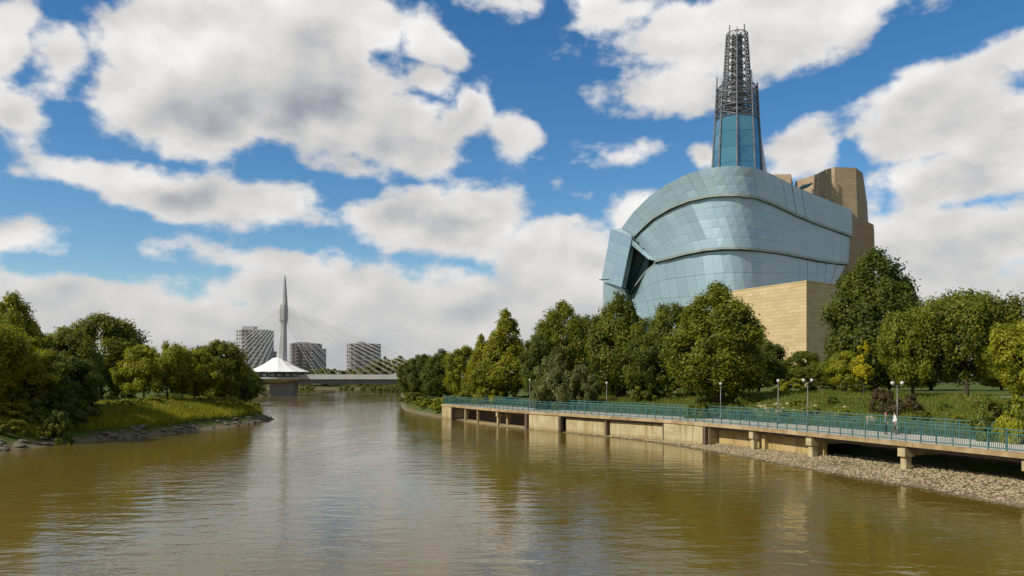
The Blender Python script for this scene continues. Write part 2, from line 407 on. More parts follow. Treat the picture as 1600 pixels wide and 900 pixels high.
class MB:
    def __init__(self): self.v = []; self.f = []
    def add(self, vs, fs):
        b = len(self.v); self.v += [tuple(x) for x in vs]; self.f += [tuple(b + i for i in q) for q in fs]; return self
    def hexa(self, a):      # 8 corners: bottom ring 0-3, top ring 4-7 (counter-clockwise from above)
        return self.add(a, [(3, 2, 1, 0), (4, 5, 6, 7), (0, 1, 5, 4), (1, 2, 6, 5), (2, 3, 7, 6), (3, 0, 4, 7)])
    def box(self, c, s, rz=0.0):
        x, y, z = s[0] / 2, s[1] / 2, s[2] / 2; ca, sa = math.cos(rz), math.sin(rz)
        pts = []
        for dz in (-z, z):
            for dx, dy in ((-x, -y), (x, -y), (x, y), (-x, y)):
                pts.append((c[0] + dx * ca - dy * sa, c[1] + dx * sa + dy * ca, c[2] + dz))
        return self.hexa(pts)
    def tube(self, p0, p1, r0, r1=None, n=8, cap=True):
        r1 = r0 if r1 is None else r1
        p0, p1 = Vector(p0), Vector(p1); d = (p1 - p0)
        if d.length < 1e-6: return self
        d.normalize()
        u = d.cross(Vector((0, 0, 1)) if abs(d.z) < 0.95 else Vector((1, 0, 0))).normalized(); w = d.cross(u)
        vs = []
        for p, r in ((p0, r0), (p1, r1)):
            for i in range(n):
                a = 2 * math.pi * i / n; vs.append(p + u * (r * math.cos(a)) + w * (r * math.sin(a)))
        fs = [(i, (i + 1) % n, n + (i + 1) % n, n + i) for i in range(n)]
        if cap: fs += [tuple(range(n - 1, -1, -1)), tuple(range(n, 2 * n))]
        return self.add(vs, fs)
    def prism(self, poly, z0, z1, top=None):   # poly ccw from above; z1 a number or per-vertex list; top an optional other outline
        n = len(poly); top = top or poly
        zs0 = z0 if isinstance(z0, (list, tuple)) else [z0] * n
        zs1 = z1 if isinstance(z1, (list, tuple)) else [z1] * n
        vs = [(p[0], p[1], zs0[i]) for i, p in enumerate(poly)] + [(p[0], p[1], zs1[i]) for i, p in enumerate(top)]
        fs = [(i, (i + 1) % n, n + (i + 1) % n, n + i) for i in range(n)] + [tuple(range(n - 1, -1, -1)), tuple(range(n, 2 * n))]
        return self.add(vs, fs)
    def lathe(self, c, prof, n=16):   # prof: (r, z) list
        vs = []; fs = []
        for r, z in prof:
            for i in range(n):
                a = 2 * math.pi * i / n; vs.append((c[0] + r * math.cos(a), c[1] + r * math.sin(a), c[2] + z))
        for k in range(len(prof) - 1):
            for i in range(n):
                fs.append((k * n + i, k * n + (i + 1) % n, (k + 1) * n + (i + 1) % n, (k + 1) * n + i))
        fs.append(tuple(range(n - 1, -1, -1))); fs.append(tuple(range((len(prof) - 1) * n, len(prof) * n)))
        return self.add(vs, fs)
    def mesh(self, name, mat, origin=(0, 0, 0), smooth=False):
        me = bpy.data.meshes.new(name)
        o = origin
        me.from_pydata([(a - o[0], b - o[1], c - o[2]) for a, b, c in self.v], [], self.f)
        me.update()
        if smooth: me.polygons.foreach_set('use_smooth', [True] * len(me.polygons))
        me.materials.append(mat)
        return me
    def build(self, name, mat, parent=None, smooth=False):
        og = (0, 0, 0)
        if parent is not None:
            root = parent
            while root.parent is not None: root = root.parent
            og = root.location
        o = link(name, self.mesh(name, mat, og, smooth), parent)
        return o

# ------------------------------------------------------------------ river edges
def catmull(pts, per):
    pts = [np.array(p, float) for p in pts]; out = []
    for i in range(len(pts) - 1):
        p0 = pts[max(i - 1, 0)]; p1 = pts[i]; p2 = pts[i + 1]; p3 = pts[min(i + 2, len(pts) - 1)]
        n = max(2, int(np.linalg.norm(p2 - p1) / per))
        for k in range(n):
            t = k / n
            out.append(0.5 * ((2 * p1) + (-p0 + p2) * t + (2 * p0 - 5 * p1 + 4 * p2 - p3) * t * t + (-p0 + 3 * p1 - 3 * p2 + p3) * t ** 3))
    out.append(pts[-1]); return np.array(out)

RC = catmull([(50, -24), (44, -4), (38, 15), (33.2, 31), (28.6, 46.4), (25.7, 54.9), (23.2, 62.5), (20.3, 71.0), (17.5, 77.3), (14.6, 83.3), (10.0, 90.0),
              (5.6, 96.8), (1.2, 103.6), (-3.6, 112.5), (-11.0, 130.0), (-16.5, 146), (-21, 162), (-28, 210), (-35, 264), (-40, 300), (-58, 430), (-80, 540)], 0.7)
RT = np.gradient(RC, axis=0); RT /= np.linalg.norm(RT, axis=1)[:, None]
for _ in range(6):
    RT[1:-1] = (RT[:-2] + RT[1:-1] * 2 + RT[2:]) / 4
RT /= np.linalg.norm(RT, axis=1)[:, None]
RN = np.stack([RT[:, 1], -RT[:, 0]], axis=1)          # to the right = inland
RS = np.concatenate([[0], np.cumsum(np.linalg.norm(np.diff(RC, axis=0), axis=1))])
def rc(s, t=0.0):
    x = np.interp(s, RS, RC[:, 0]); y = np.interp(s, RS, RC[:, 1]); nx = np.interp(s, RS, RN[:, 0]); ny = np.interp(s, RS, RN[:, 1])
    return Vector((x + nx * t, y + ny * t))
def rdir(s):
    return math.atan2(np.interp(s, RS, RT[:, 1]), np.interp(s, RS, RT[:, 0]))
def s_px(px, t=0.0):
    q = RC + RN * t
    ok = (q[:, 1] > 20) & (q[:, 1] < 300)
    e = np.where(ok, 800 + FPX * q[:, 0] / np.where(ok, q[:, 1], 1.0) - px, 1e9)
    i = int(np.argmin(np.abs(e)))
    for j in (i - 1, i + 1):
        if 0 <= j < len(e) and abs(e[j]) < 1e8 and e[i] * e[j] < 0:
            f = e[i] / (e[i] - e[j]); return float(RS[i] + (RS[j] - RS[i]) * f)
    return float(RS[i])
DECK_Z, DECK_W, HB = 2.17, 6.5, 1.90
S_END = s_px(690)
S_BEG = RS[np.argmin(np.abs(RC[:, 1] - 12))]
def sm(x, a, b):
    t = min(1, max(0, (x - a) / (b - a))); return t * t * (3 - 2 * t)
def smn(x, a, b):
    t = np.clip((x - a) / (b - a), 0, 1); return t * t * (3 - 2 * t)

def noise2(x, y, seed=0):
    v = 0
    for k, (fx, fy, a) in enumerate(((0.11, 0.07, 1.0), (-0.17, 0.21, 0.6), (0.43, 0.31, 0.35), (0.77, -0.83, 0.2), (1.9, 1.3, 0.1))):
        v += a * math.sin(x * fx + y * fy + seed * 1.7 + k * 2.1) * math.cos(x * fy * 0.9 - y * fx * 1.1 + seed + k)
    return v

def rock_w(s):          # width of the stone beach in front of the deck edge
    y = float(np.interp(s, RS, RC[:, 1]))
    return float(np.interp(y, [0, 46, 55, 64, 76, 84, 90, 96], [4.8, 4.5, 4.1, 3.4, 2.2, 1.0, 0.3, 0.05]))
W_T = [-14, -8, -5.5, -4.5, -3.6, -2.8, -2.0, -1.2, -0.5, 0.2, 1.0, 2.0, 4.55, 4.7, 6.55, 7.2, 8.5, 10, 12, 14, 16, 18, 20, 22.5, 25, 30, 36, 45, 60, 85, 120, 200, 400, 800, 1600]
def prof_walk(t, s):
    w = rock_w(s)
    y = float(np.interp(s, RS, RC[:, 1]))
    back = 1.6 if y > 84 else 2.95
    if t < 4.6:
        z = (t + w) * 0.075 if t > -w else (t + w) * 0.28
        z = min(z, 0.45)
        return max(z, -2.5)
    k = float(np.interp(y, [60, 80, 100, 130], [1.0, 1.0, 0.72, 0.55]))
    return float(np.interp(t, [4.7, 6.6, 7.2, 10, 14, 18, 22.5, 45, 120, 400, 1600], [2.02, 2.03, 2.1, 2.1 + 1.15 * k, 2.1 + 2.0 * k, 2.1 + 2.52 * k, 2.1 + 2.6 * k, 2.1 + 2.8 * k, 5.0, 6.0, 7.0]))
def prof_nat(t, s):
    return float(np.interp(t, [-14, -4, 0, 1.5, 5, 12, 25, 60, 400, 1600], [-2.5, -0.9, 0, 0.7, 1.7, 2.6, 3.3, 4.0, 5.5, 7]))
rows = []
s = 0.0
while s < RS[-1]:
    rows.append(s); s += 1.0 if s < S_END + 60 else 4.0
verts = []; 
for s in rows:
    b = sm(s, S_END - 0.5, S_END + 3.0)
    for t in W_T:
        q = rc(s, t)
        z = prof_walk(t, s) * (1 - b) + prof_nat(t, s) * b
        amp = 0.0 if (0.5 < t < 7) else (0.05 if t < 0.5 else 0.16 * sm(t, 7, 11))
        verts.append((q.x, q.y, z + amp * noise2(q.x, q.y)))
nT = len(W_T); faces = []
for i in range(len(rows) - 1):
    for j in range(nT - 1):
        faces.append((i * nT + j, i * nT + j + 1, (i + 1) * nT + j + 1, (i + 1) * nT + j))
rb = link('riverbank', arr_mesh('riverbank', verts, faces, MT['ground'], True))
tag(rb, 'grassy sloping riverbank behind the concrete walkway', kind='structure')
bvh_r = BVHTree.FromPolygons([Vector(v) for v in verts], faces)

LX = catmull([(-50, -40), (-46.5, 20), (-45.5, 50), (-44.6, 72), (-42.4, 83), (-39.3, 92), (-37.3, 101), (-35.8, 114), (-35.6, 123), (-36.6, 128), (-40, 133), (-50, 146), (-64, 180), (-82, 264), (-88, 300), (-140, 430), (-190, 540)], 1.0)
def xl(y): return float(np.interp(y, LX[:, 1], LX[:, 0]))
L_T = [-14, -6, -3, -1.5, -0.6, 0, 0.5, 1.0, 1.6, 2.3, 3.2, 4.2, 5.5, 7, 9, 12, 16, 22, 30, 40, 60, 100, 200, 500, 1500]
def prof_left(t):
    return float(np.interp(t, [-14, -4, 0, 0.8, 2, 4, 6, 12, 40, 120, 500, 1500], [-2.5, -0.8, 0, 0.35, 0.75, 1.5, 2.2, 2.75, 3.1, 3.6, 4.5, 6]))
lrows = list(np.arange(-30, 170, 1.0)) + list(np.arange(170, 540, 5.0))
lv = []
for y in lrows:
    for t in L_T:
        x = xl(y) - t
        lv.append((x, y, prof_left(t) + (0.10 if t < 2 else 0.18) * noise2(x, y, 3) * (1 if t > -2 else 0)))
nL = len(L_T); lf = []
for i in range(len(lrows) - 1):
    for j in range(nL - 1):
        lf.append((i * nL + j + 1, i * nL + j, (i + 1) * nL + j, (i + 1) * nL + j + 1))
lb = link('riverbank', arr_mesh('riverbank', lv, lf, MT['ground'], True))
tag(lb, 'green point of land with stony shore across the river', kind='structure')
bvh_l = BVHTree.FromPolygons([Vector(v) for v in lv], lf)

fy = [424, 430, 436, 450, 480, 540, 800, 1500, 3000, 9000]; fz = [-1.5, 0.1, 0.8, 1.8, 2.6, 3.2, 4.0, 4.4, 4.8, 5.2]
fx = list(np.linspace(-9000, -400, 8)) + list(np.linspace(-380, 380, 60)) + list(np.linspace(400, 9000, 8))
fv = [(x, y + (5 * math.sin(x * 0.05) + 4 * math.sin(x * 0.013) if y < 460 else 0), z) for y, z in zip(fy, fz) for x in fx]
ff = [(i * len(fx) + j, i * len(fx) + j + 1, (i + 1) * len(fx) + j + 1, (i + 1) * len(fx) + j) for i in range(len(fy) - 1) for j in range(len(fx) - 1)]
fg = link('ground', arr_mesh('ground', fv, ff, MT['farland'], True))
tag(fg, 'flat land beyond the bridge reaching the horizon', kind='structure')
bvh_f = BVHTree.FromPolygons([Vector(v) for v in fv], ff)
def gz(x, y):
    best = -0.3
    for b in (bvh_r, bvh_l, bvh_f):
        h = b.ray_cast(Vector((x, y, 60)), Vector((0, 0, -1)))
        if h[0] is not None: best = max(best, h[0].z)
    return best

wv = [(-260, -60, 0), (260, -60, 0), (260, 470, 0), (-260, 470, 0)]
water = link('river_water', arr_mesh('river_water', wv, [(0, 1, 2, 3)], MT['water']))
tag(water, 'muddy green brown river with small ripples', kind='structure')
bed = link('riverbed', arr_mesh('riverbed', [(-1600, -80, -2.6), (1600, -80, -2.6), (1600, 600, -2.6), (-1600, 600, -2.6)], [(0, 1, 2, 3)], MT['rock']))
tag(bed, 'muddy bed under the river', kind='structure')

# paved path on the crest of the bank
pth = []; s0, s1 = s_px(1600) - 22, s_px(1180) - 4
ss = np.arange(s0, s1, 0.8); pv = []
for s in ss:
    for t in (20.2, 21.3, 22.6):
        q = rc(s, t); pv.append((q.x, q.y, gz(q.x, q.y) + 0.05))
pf = [(i * 3 + j, i * 3 + j + 1, (i + 1) * 3 + j + 1, (i + 1) * 3 + j) for i in range(len(ss) - 1) for j in range(2)]
tag(link('path', arr_mesh('path', pv, pf, MT['path'], True)), 'pale grey path along the top of the grass slope', kind='structure')

# ------------------------------------------------------------------ walkway
def strip(mb, s0, s1, t0, t1, z0, z1, step=1.2):
    n = max(1, int(math.ceil((s1 - s0) / step)))
    vs = []; fs = []
    for i in range(n + 1):
        s = s0 + (s1 - s0) * i / n
        a = rc(s, t0); b = rc(s, t1)
        vs += [(a.x, a.y, z0), (b.x, b.y, z0), (b.x, b.y, z1), (a.x, a.y, z1)]
    for i in range(n):
        k = i * 4
        for a, b in ((0, 1), (1, 2), (2, 3), (3, 0)):
            fs.append((k + b, k + a, k + 4 + a, k + 4 + b))
    fs.append((0, 1, 2, 3)); fs.append((n * 4 + 3, n * 4 + 2, n * 4 + 1, n * 4))
    return mb.add(vs, fs)

wroot = empty('riverside_walkway', (20, 70, 0), 'long curved concrete walkway on short posts along the water', 'walkway')
# deck slabs, each poured bay its own piece
bays = np.arange(S_BEG, S_END, 4.2)
for i, s in enumerate(bays):
    e = min(s + 4.2, S_END)
    strip(MB(), s + 0.012, e - 0.012, 0.10, DECK_W, DECK_Z - 0.22 + 0.003 * (i % 2), DECK_Z + 0.004 * ((i * 7) % 3)).build('deck_slab', MT['deck'], wroot)
fb = np.arange(S_BEG, S_END, 6.3)
for i, s in enumerate(fb):
    strip(MB(), s + 0.01, min(s + 6.3, S_END) - 0.01, -0.06 - 0.006 * ((i * 5) % 3), 0.098, HB, DECK_Z + 0.03 + 0.006 * ((i * 3) % 4)).build('edge_board', MT['fascia'], wroot)
strip(MB(), S_BEG, S_END - 0.3, 0.35, 0.62, HB - 0.26, HB + 0.04).build('edge_beam', MT['steel_beam'], wroot)
strip(MB(), S_BEG, s_px(1105), 3.4, 3.65, HB - 0.28, HB + 0.04).build('rear_beam', MT['steel_beam'], wroot)
def panel(x0, x1, t, mat, z0=-0.8, z1=HB, th=0.32):
    a, b = s_px(x1), s_px(x0)
    return strip(MB(), a, b, t, t + th, z0, z1).build('wall_panel', MT[mat], wroot)
panel(690.5, 706, 0.02, 'conc')
panel(826, 872, 0.05, 'conc')
panel(880, 944.5, 0.42, 'conc')
panel(948, 1034, 0.46, 'conc')
panel(1037, 1099, 0.03, 'conc')
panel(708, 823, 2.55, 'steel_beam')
panel(722, 820, 0.25, 'conc', -0.8, 0.16, 1.2)
a = s_px(1108); b = s_px(1268)
strip(MB(), b, a, 1.15, 1.45, -0.8, HB).build('wall_panel', MT['ochre'], wroot)
strip(MB(), S_BEG, b - 0.05, 4.6, 4.9, -0.5, HB).build('wall_panel', MT['shade_conc'], wroot)  # back of the recess, gloom under the deck painted into its colour
# return walls closing the bays
for px, t1 in ((706.5, 2.6), (824, 2.6), (1104.0, 2.5)):
    s = s_px(px); strip(MB(), s - 0.16, s + 0.16, 0.15, t1, -0.8, HB - 0.02).build('return_wall', MT['conc'], wroot)
def post(px, t=0.28, w=0.5, cap=True, mat='conc', zb=-0.8):
    s = s_px(px); q = rc(s, t); r = rdir(s)
    mb = MB()
    mb.box((q.x, q.y, (zb + HB) / 2), (w, w, HB - zb), r)
    if cap: 
        mb.box((q.x, q.y, HB - 0.42), (w * 1.35, w * 1.7, 0.55), r)
    return mb.build('support_post', MT[mat], wroot)
for px in (707.5, 823.5): post(px, -0.02, 0.42, False, 'steel_beam')
for px in (725, 744): post(px, 0.3, 0.3, False)
post(776, 0.3, 0.36)
post(781, 1.2, 0.34)
post(876.5, -0.02, 0.42, False, 'shade_conc')  # shaded end of the flush panel, shade painted as a dark pilaster
post(946, 0.16, 0.24, False, 'steel_beam')
post(1035.5, 0.16, 0.2, False, 'steel_beam')
post(1103, -0.03, 0.42, False, 'steel_beam')
post(1173, 0.35, 0.40)
post(1181, 0.95, 0.40, False, 'ochre')
for px in (1263, 1408, 1604): post(px, 0.42, 0.48)
for px in (1263, 1408, 1604):
    s = s_px(px); strip(MB(), s - 0.22, s + 0.22, 0.6, 4.58, HB - 0.62, HB - 0.03).build('cross_beam', MT['conc'], wroot)

def railing(t, label, s0, s1):
    q0 = rc((s0 + s1) / 2, t)
    root = empty('railing', (q0.x, q0.y, DECK_Z), label, 'railing', 'teal railings of the walkway')
    zt = DECK_Z + 1.30
    strip(MB(), s0, s1, t - 0.035, t + 0.035, zt - 0.06, zt, 1.0).build('top_rail', MT['teal'], root)
    strip(MB(), s0, s1, t - 0.03, t + 0.03, zt - 0.30, zt - 0.24, 1.0).build('middle_rail', MT['teal'], root)
    strip(MB(), s0, s1, t - 0.03, t + 0.03, DECK_Z + 0.13, DECK_Z + 0.19, 1.0).build('bottom_rail', MT['teal'], root)
    me = None
    n = int((s1 - s0) / 1.25)
    for i in range(n + 1):
        s = s0 + (s1 - s0) * i / n; q = rc(s, t)
        if me is None:
            me = MB().box((0, 0, 0.66), (0.06, 0.06, 1.34)).box((0, 0, 0.02), (0.14, 0.14, 0.03)).mesh('post', MT['teal'])
        o = link('post', me, root, Vector((q.x, q.y, DECK_Z)) - root.location); o.rotation_euler.z = rdir(s)
    mb = MB(); m = int((s1 - s0) / 0.135)
    for i in range(m):
        s = s0 + (i + 0.5) * (s1 - s0) / m; q = rc(s, t)
        mb.box((q.x, q.y, DECK_Z + 0.60), (0.024, 0.024, 0.84), rdir(s))
    tag(mb.build('pickets', MT['teal'], root), kind='stuff')
    return root
railing(0.30, 'teal metal railing along the water side of the walkway', S_BEG, S_END - 0.2)
railing(DECK_W - 0.30, 'teal metal railing along the grass side of the walkway', S_BEG, S_END - 0.2)
# short return across the far end of the walkway

def lamp(px, top_y, twin, label, t=DECK_W - 0.8):
    s = s_px(px, t); q = rc(s, t)
    ztop = CAM_H - (top_y - YH) * q.y / FPX
    root = empty('lamp_post', (q.x, q.y, DECK_Z), label, 'lamp post', 'globe lamps on the walkway')
    h = ztop
    MB().lathe((q.x, q.y, DECK_Z), [(0.16, 0), (0.15, 0.25), (0.07, 0.35), (0.05, 1.2), (0.036, h - DECK_Z - 0.33)], 10).build('pole', MT['lamp_post'], root, True)
    offs = (-0.36, 0.36) if twin else (0.0,)
    zc = h - 0.17
    if twin:
        MB().tube((q.x - 0.36, q.y, zc - 0.19), (q.x + 0.36, q.y, zc - 0.19), 0.03).build('arm', MT['lamp_post'], root)
    for o in offs:
        g = MB()
        prof = [(0.03, -0.15)] + [(0.15 * math.sin(math.pi * k / 8), -0.15 * math.cos(math.pi * k / 8)) for k in range(1, 8)] + [(0.02, 0.15)]
        g.lathe((q.x + o, q.y, zc), prof, 14).build('globe', MT['globe'], root, True)
    return root
lamp(1402, 595, True, 'twin globe lamp post in front of the reddish shrub')
lamp(1262, 591, True, 'twin globe lamp post in front of the grass crest path')
lamp(1216, 592, False, 'slim single globe lamp post beside the grass slope')
lamp(1126, 597, False, 'single globe lamp post in front of the broadest dark tree')
lamp(948, 596, False, 'single globe lamp post before the tree left of the glass building')
lamp(828, 592, False, 'single globe lamp post at the silvery shrub near the walkway end')

# stones of the beach under the walkway: far too many to count
def rock_proto(seed, sub=1):
    rnd = np.random.RandomState(seed)
    t = (1 + 5 ** .5) / 2
    v = np.array([(-1, t, 0), (1, t, 0), (-1, -t, 0), (1, -t, 0), (0, -1, t), (0, 1, t), (0, -1, -t), (0, 1, -t), (t, 0, -1), (t, 0, 1), (-t, 0, -1), (-t, 0, 1)], float) / 1.9
    f = [(0, 11, 5), (0, 5, 1), (0, 1, 7), (0, 7, 10), (0, 10, 11), (1, 5, 9), (5, 11, 4), (11, 10, 2), (10, 7, 6), (7, 1, 8), (3, 9, 4), (3, 4, 2), (3, 2, 6), (3, 6, 8), (3, 8, 9), (4, 9, 5), (2, 4, 11), (6, 2, 10), (8, 6, 7), (9, 8, 1)]
    v = v * (1 + 0.28 * (rnd.rand(12, 1) - 0.5)) + 0.12 * (rnd.rand(12, 3) - 0.5)
    return v, np.array(f)
rng = np.random.RandomState(5)
protos = [rock_proto(k) for k in range(9)]
V_, F_ = [], []; base = 0
for i in range(15000):
    s = S_BEG + 10 + rng.rand() * (s_px(905) - S_BEG - 10); w = rock_w(s)
    t = -w - 0.35 + rng.rand() ** 0.85 * (w + 2.8)
    q = rc(s, t); pv_, pf_ = protos[i % 9]
    k = 0.045 + 0.085 * rng.rand() ** 2
    a = rng.rand() * 6.28; ca, sa = math.cos(a), math.sin(a)
    sc = pv_ * (k * (0.8 + 0.7 * rng.rand()), k, k * (0.5 + 0.3 * rng.rand()))
    x = sc[:, 0] * ca - sc[:, 1] * sa + q.x; y = sc[:, 0] * sa + sc[:, 1] * ca + q.y
    z = sc[:, 2] + max(prof_walk(t, s), -0.12) + 0.02
    V_.append(np.stack([x, y, z], 1)); F_.append(pf_ + base); base += 12
tag(link('gravel', arr_mesh('gravel', np.concatenate(V_), np.concatenate(F_), MT['gravel'])), 'pale tan stones covering the beach under the walkway', 'stones', kind='stuff')

# single boulders: on the far shore and on the grass slope (pieces of the banks)
rock_me = []
for k in range(6):
    v, f = rock_proto(40 + k); rock_me.append((arr_mesh('stone', v, f, MT['rock']), arr_mesh('stone', v, f, MT['palerock'])))
rng = np.random.RandomState(8)
for i in range(120):
    y = 68 + 60 * rng.rand(); t = rng.choice([0.1, 0.5, 0.9, 1.5, 2.1]) + 0.35 * (rng.rand() - 0.5); x = xl(y) - t
    o = link('stone', rock_me[i % 6][0], lb, (x, y, max(gz(x, y), -0.05) + 0.03)); k = 0.15 + 0.34 * rng.rand() ** 2
    o.scale = (k * (0.9 + rng.rand()), k * (0.9 + 0.8 * rng.rand()), k * (0.45 + 0.3 * rng.rand())); o.rotation_euler = (0.3 * (rng.rand() - .5), 0.3 * (rng.rand() - .5), 6.28 * rng.rand())
def slope_pt(px, t):
    s = s_px(px, t); q = rc(s, t); return q.x, q.y
for i in range(70):
    if i < 34: px, t = rng.normal(1203, 12), rng.uniform(8.6, 12.5)
    elif i < 54: px, t = rng.uniform(1225, 1330), rng.uniform(8.5, 13)
    else: px, t = rng.uniform(800, 860), rng.uniform(8, 12)
    x, y = slope_pt(px, t)
    o = link('stone', rock_me[i % 6][1], rb, (x, y, gz(x, y) + 0.02)); k = 0.10 + 0.20 * rng.rand() ** 1.6
    o.scale = (k * (1 + rng.rand()), k * (0.8 + 0.6 * rng.rand()), k * (0.6 + 0.3 * rng.rand())); o.rotation_euler.z = 6.28 * rng.rand()
x, y = slope_pt(1361, 8.0)
o = link('boulder', rock_me[2][1]); o.location = (x, y, gz(x, y) + 0.35); o.scale = (0.5, 0.45, 0.62)
tag(o, 'upright pale boulder at the foot of a dark trunk behind the railing', 'boulder')

# ------------------------------------------------------------------ museum
mus = empty('museum', (62, 235, 5.0), 'large museum of pale blue glass tiers and limestone with a steel spire', 'museum')
def line(pts, n, xs=None):
    p = np.array(pts, float); k = np.concatenate([[0], np.cumsum(np.linalg.norm(np.diff(p, axis=0), axis=1))])
    u = np.linspace(0, k[-1], n) if xs is None else None
    return np.stack([np.interp(u, k, p[:, 0]), np.interp(u, k, p[:, 1])], 1)
def dep(x):
    return float(np.interp(x, [930, 970, 1000, 1040, 1080, 1120, 1150, 1170, 1190, 1220, 1260, 1300, 1340], [258, 249, 240.5, 231.5, 224.5, 219.5, 217.2, 217.3, 219.5, 225.2, 233.5, 242.3, 251.5]))
NC = 25
T1t = [(970, 358), (989, 332), (1016, 305), (1046, 285.5), (1076, 270.5), (1106, 263), (1130, 259.5), (1151, 259), (1175, 261.5), (1196, 267.5), (1220, 279), (1256, 297), (1292, 312), (1331, 328)]
T1b = [(987, 371), (1001, 356), (1019, 339.5), (1046, 323), (1076, 311), (1106, 304.5), (1130, 302.5), (1154, 302.5), (1184, 306.5), (1214, 318.5), (1244, 333), (1280, 348), (1310, 359), (1333, 367)]
T2t = [(989, 374), (1003, 360), (1020, 344), (1047, 328), (1076, 316), (1106, 309.5), (1130, 307.5), (1154, 307.5), (1184, 311.5), (1214, 323), (1244, 337.5), (1280, 352.5), (1310, 364), (1329, 371)]
T2b = [(1024, 407), (1040, 403), (1070, 395), (1100, 389), (1130, 386), (1160, 386), (1190, 389), (1220, 393), (1250, 399), (1280, 405), (1305, 409), (1326, 410.5)]
T3t = [(984, 459), (992, 446), (1002, 433), (1012, 421), (1026, 411.5), (1042, 406.5), (1070, 400), (1100, 394.5), (1130, 391.5), (1160, 391.5), (1190, 394), (1220, 398), (1250, 404), (1280, 410), (1305, 413.5), (1322, 415)]
T3b = [(996, 492), (1010, 503), (1030, 515), (1060, 525), (1100, 530), (1140, 530), (1180, 528), (1215, 520), (1250, 500), (1280, 475), (1303, 449)]
def remesh(pts, n):
    return line(pts, n)
def wall3(top, bot, dt, db, n):
    a = line(top, n); b = line(bot, n); A = []; B = []
    for i in range(n):
        A.append(P(a[i, 0], a[i, 1], dep(a[i, 0]) + dt)); B.append(P(b[i, 0], b[i, 1], dep(b[i, 0]) + db))
    return A, B
prng = random.Random(3)
def tier(name, top, bot, dt, db, rows, label):
    A, B = wall3(top, bot, dt, db, NC)
    mb = MB(); vs = []; fs = []
    cen = Vector((62, 262, 0))
    for a, b in zip(A, B):     # a solid body behind the panes: front skin set back 0.35 m, rear at the core of the building
        back = 0.35
        vs += [(a.x, a.y + back, a.z), (b.x, b.y + back, b.z), (cen.x + (b.x - cen.x) * 0.6, 266, b.z), (cen.x + (a.x - cen.x) * 0.6, 266, a.z)]
    for i in range(NC - 1):
        k = i * 4
        for p, q in ((0, 1), (1, 2), (2, 3), (3, 0)): fs.append((k + p, k + q, k + 4 + q, k + 4 + p))
    fs += [(3, 2, 1, 0), tuple((NC - 1) * 4 + j for j in range(4))]
    mb.add(vs, fs)
    t = mb.build(name, MT['shell'], mus); t['label'] = label
    for i in range(NC - 1):
        tcol = prng.uniform(-0.055, 0.055)
        for r in range(rows):
            f0, f1 = r / rows, (r + 1) / rows
            q = [A[i].lerp(B[i], f1), A[i + 1].lerp(B[i + 1], f1), A[i + 1].lerp(B[i + 1], f0), A[i].lerp(B[i], f0)]
            c = sum(q, Vector()) / 4
            n = (q[1] - q[0]).cross(q[3] - q[0]).normalized()
            q = [c + (x - c) * 0.988 for x in q]
            tx, ty = tcol + prng.uniform(-0.012, 0.012), prng.uniform(-0.015, 0.015)
            q = [x + n * (tx * (1 if j in (1, 2) else -1) + ty * (1 if j in (2, 3) else -1)) for j, x in enumerate(q)]
            bk = [x - n * 0.14 for x in q]
            m = MB(); m.add(q + bk, [(0, 1, 2, 3), (7, 6, 5, 4), (0, 4, 5, 1), (1, 5, 6, 2), (2, 6, 7, 3), (3, 7, 4, 0)])
            m.build('glass_pane', MT['pane'], t)
    return A, B
A1, B1 = tier('upper_glass_tier', T1t, T1b, -0.7, 0.0, 3, 'curved upper band of pale glass below the spire')
A2, B2 = tier('middle_glass_tier', T2t, T2b, 0.75, 0.5, 5, 'tall middle band of pale glass between two arched ledges')
A3, B3 = tier('lower_glass_tier', T3t, T3b, 1.3, 0.2, 4, 'lower band of pale glass leaning in towards its foot')
def ledge(line_px, dout, din, th):
    p = line(line_px, 60); vs = []; fs = []
    for x, y in p:
        d = dep(x); a = P(x, y, d + dout)
        b = Vector((a.x, a.y + (din - dout), a.z))
        vs += [(a.x, a.y, a.z), (a.x, a.y, a.z - th), (b.x, b.y, b.z - th), (b.x, b.y, b.z)]
    for i in range(59):
        k = i * 4
        for u, v in ((0, 1), (1, 2), (2, 3), (3, 0)): fs.append((k + u, k + v, k + 4 + v, k + 4 + u))
    fs += [(3, 2, 1, 0), (59 * 4, 59 * 4 + 1, 59 * 4 + 2, 59 * 4 + 3)]
    return MB().add(vs, fs).build('ledge', MT['ledge'], mus)
ledge(T1b, -0.35, 2.6, 0.62)
ledge([(x, y - 0.5) for x, y in T2b], -0.05, 4.0, 0.60)
ledge([(984, 458), (992, 445), (1002, 432), (1012, 420), (1024, 410)], 1.2, 5.0, 0.5)
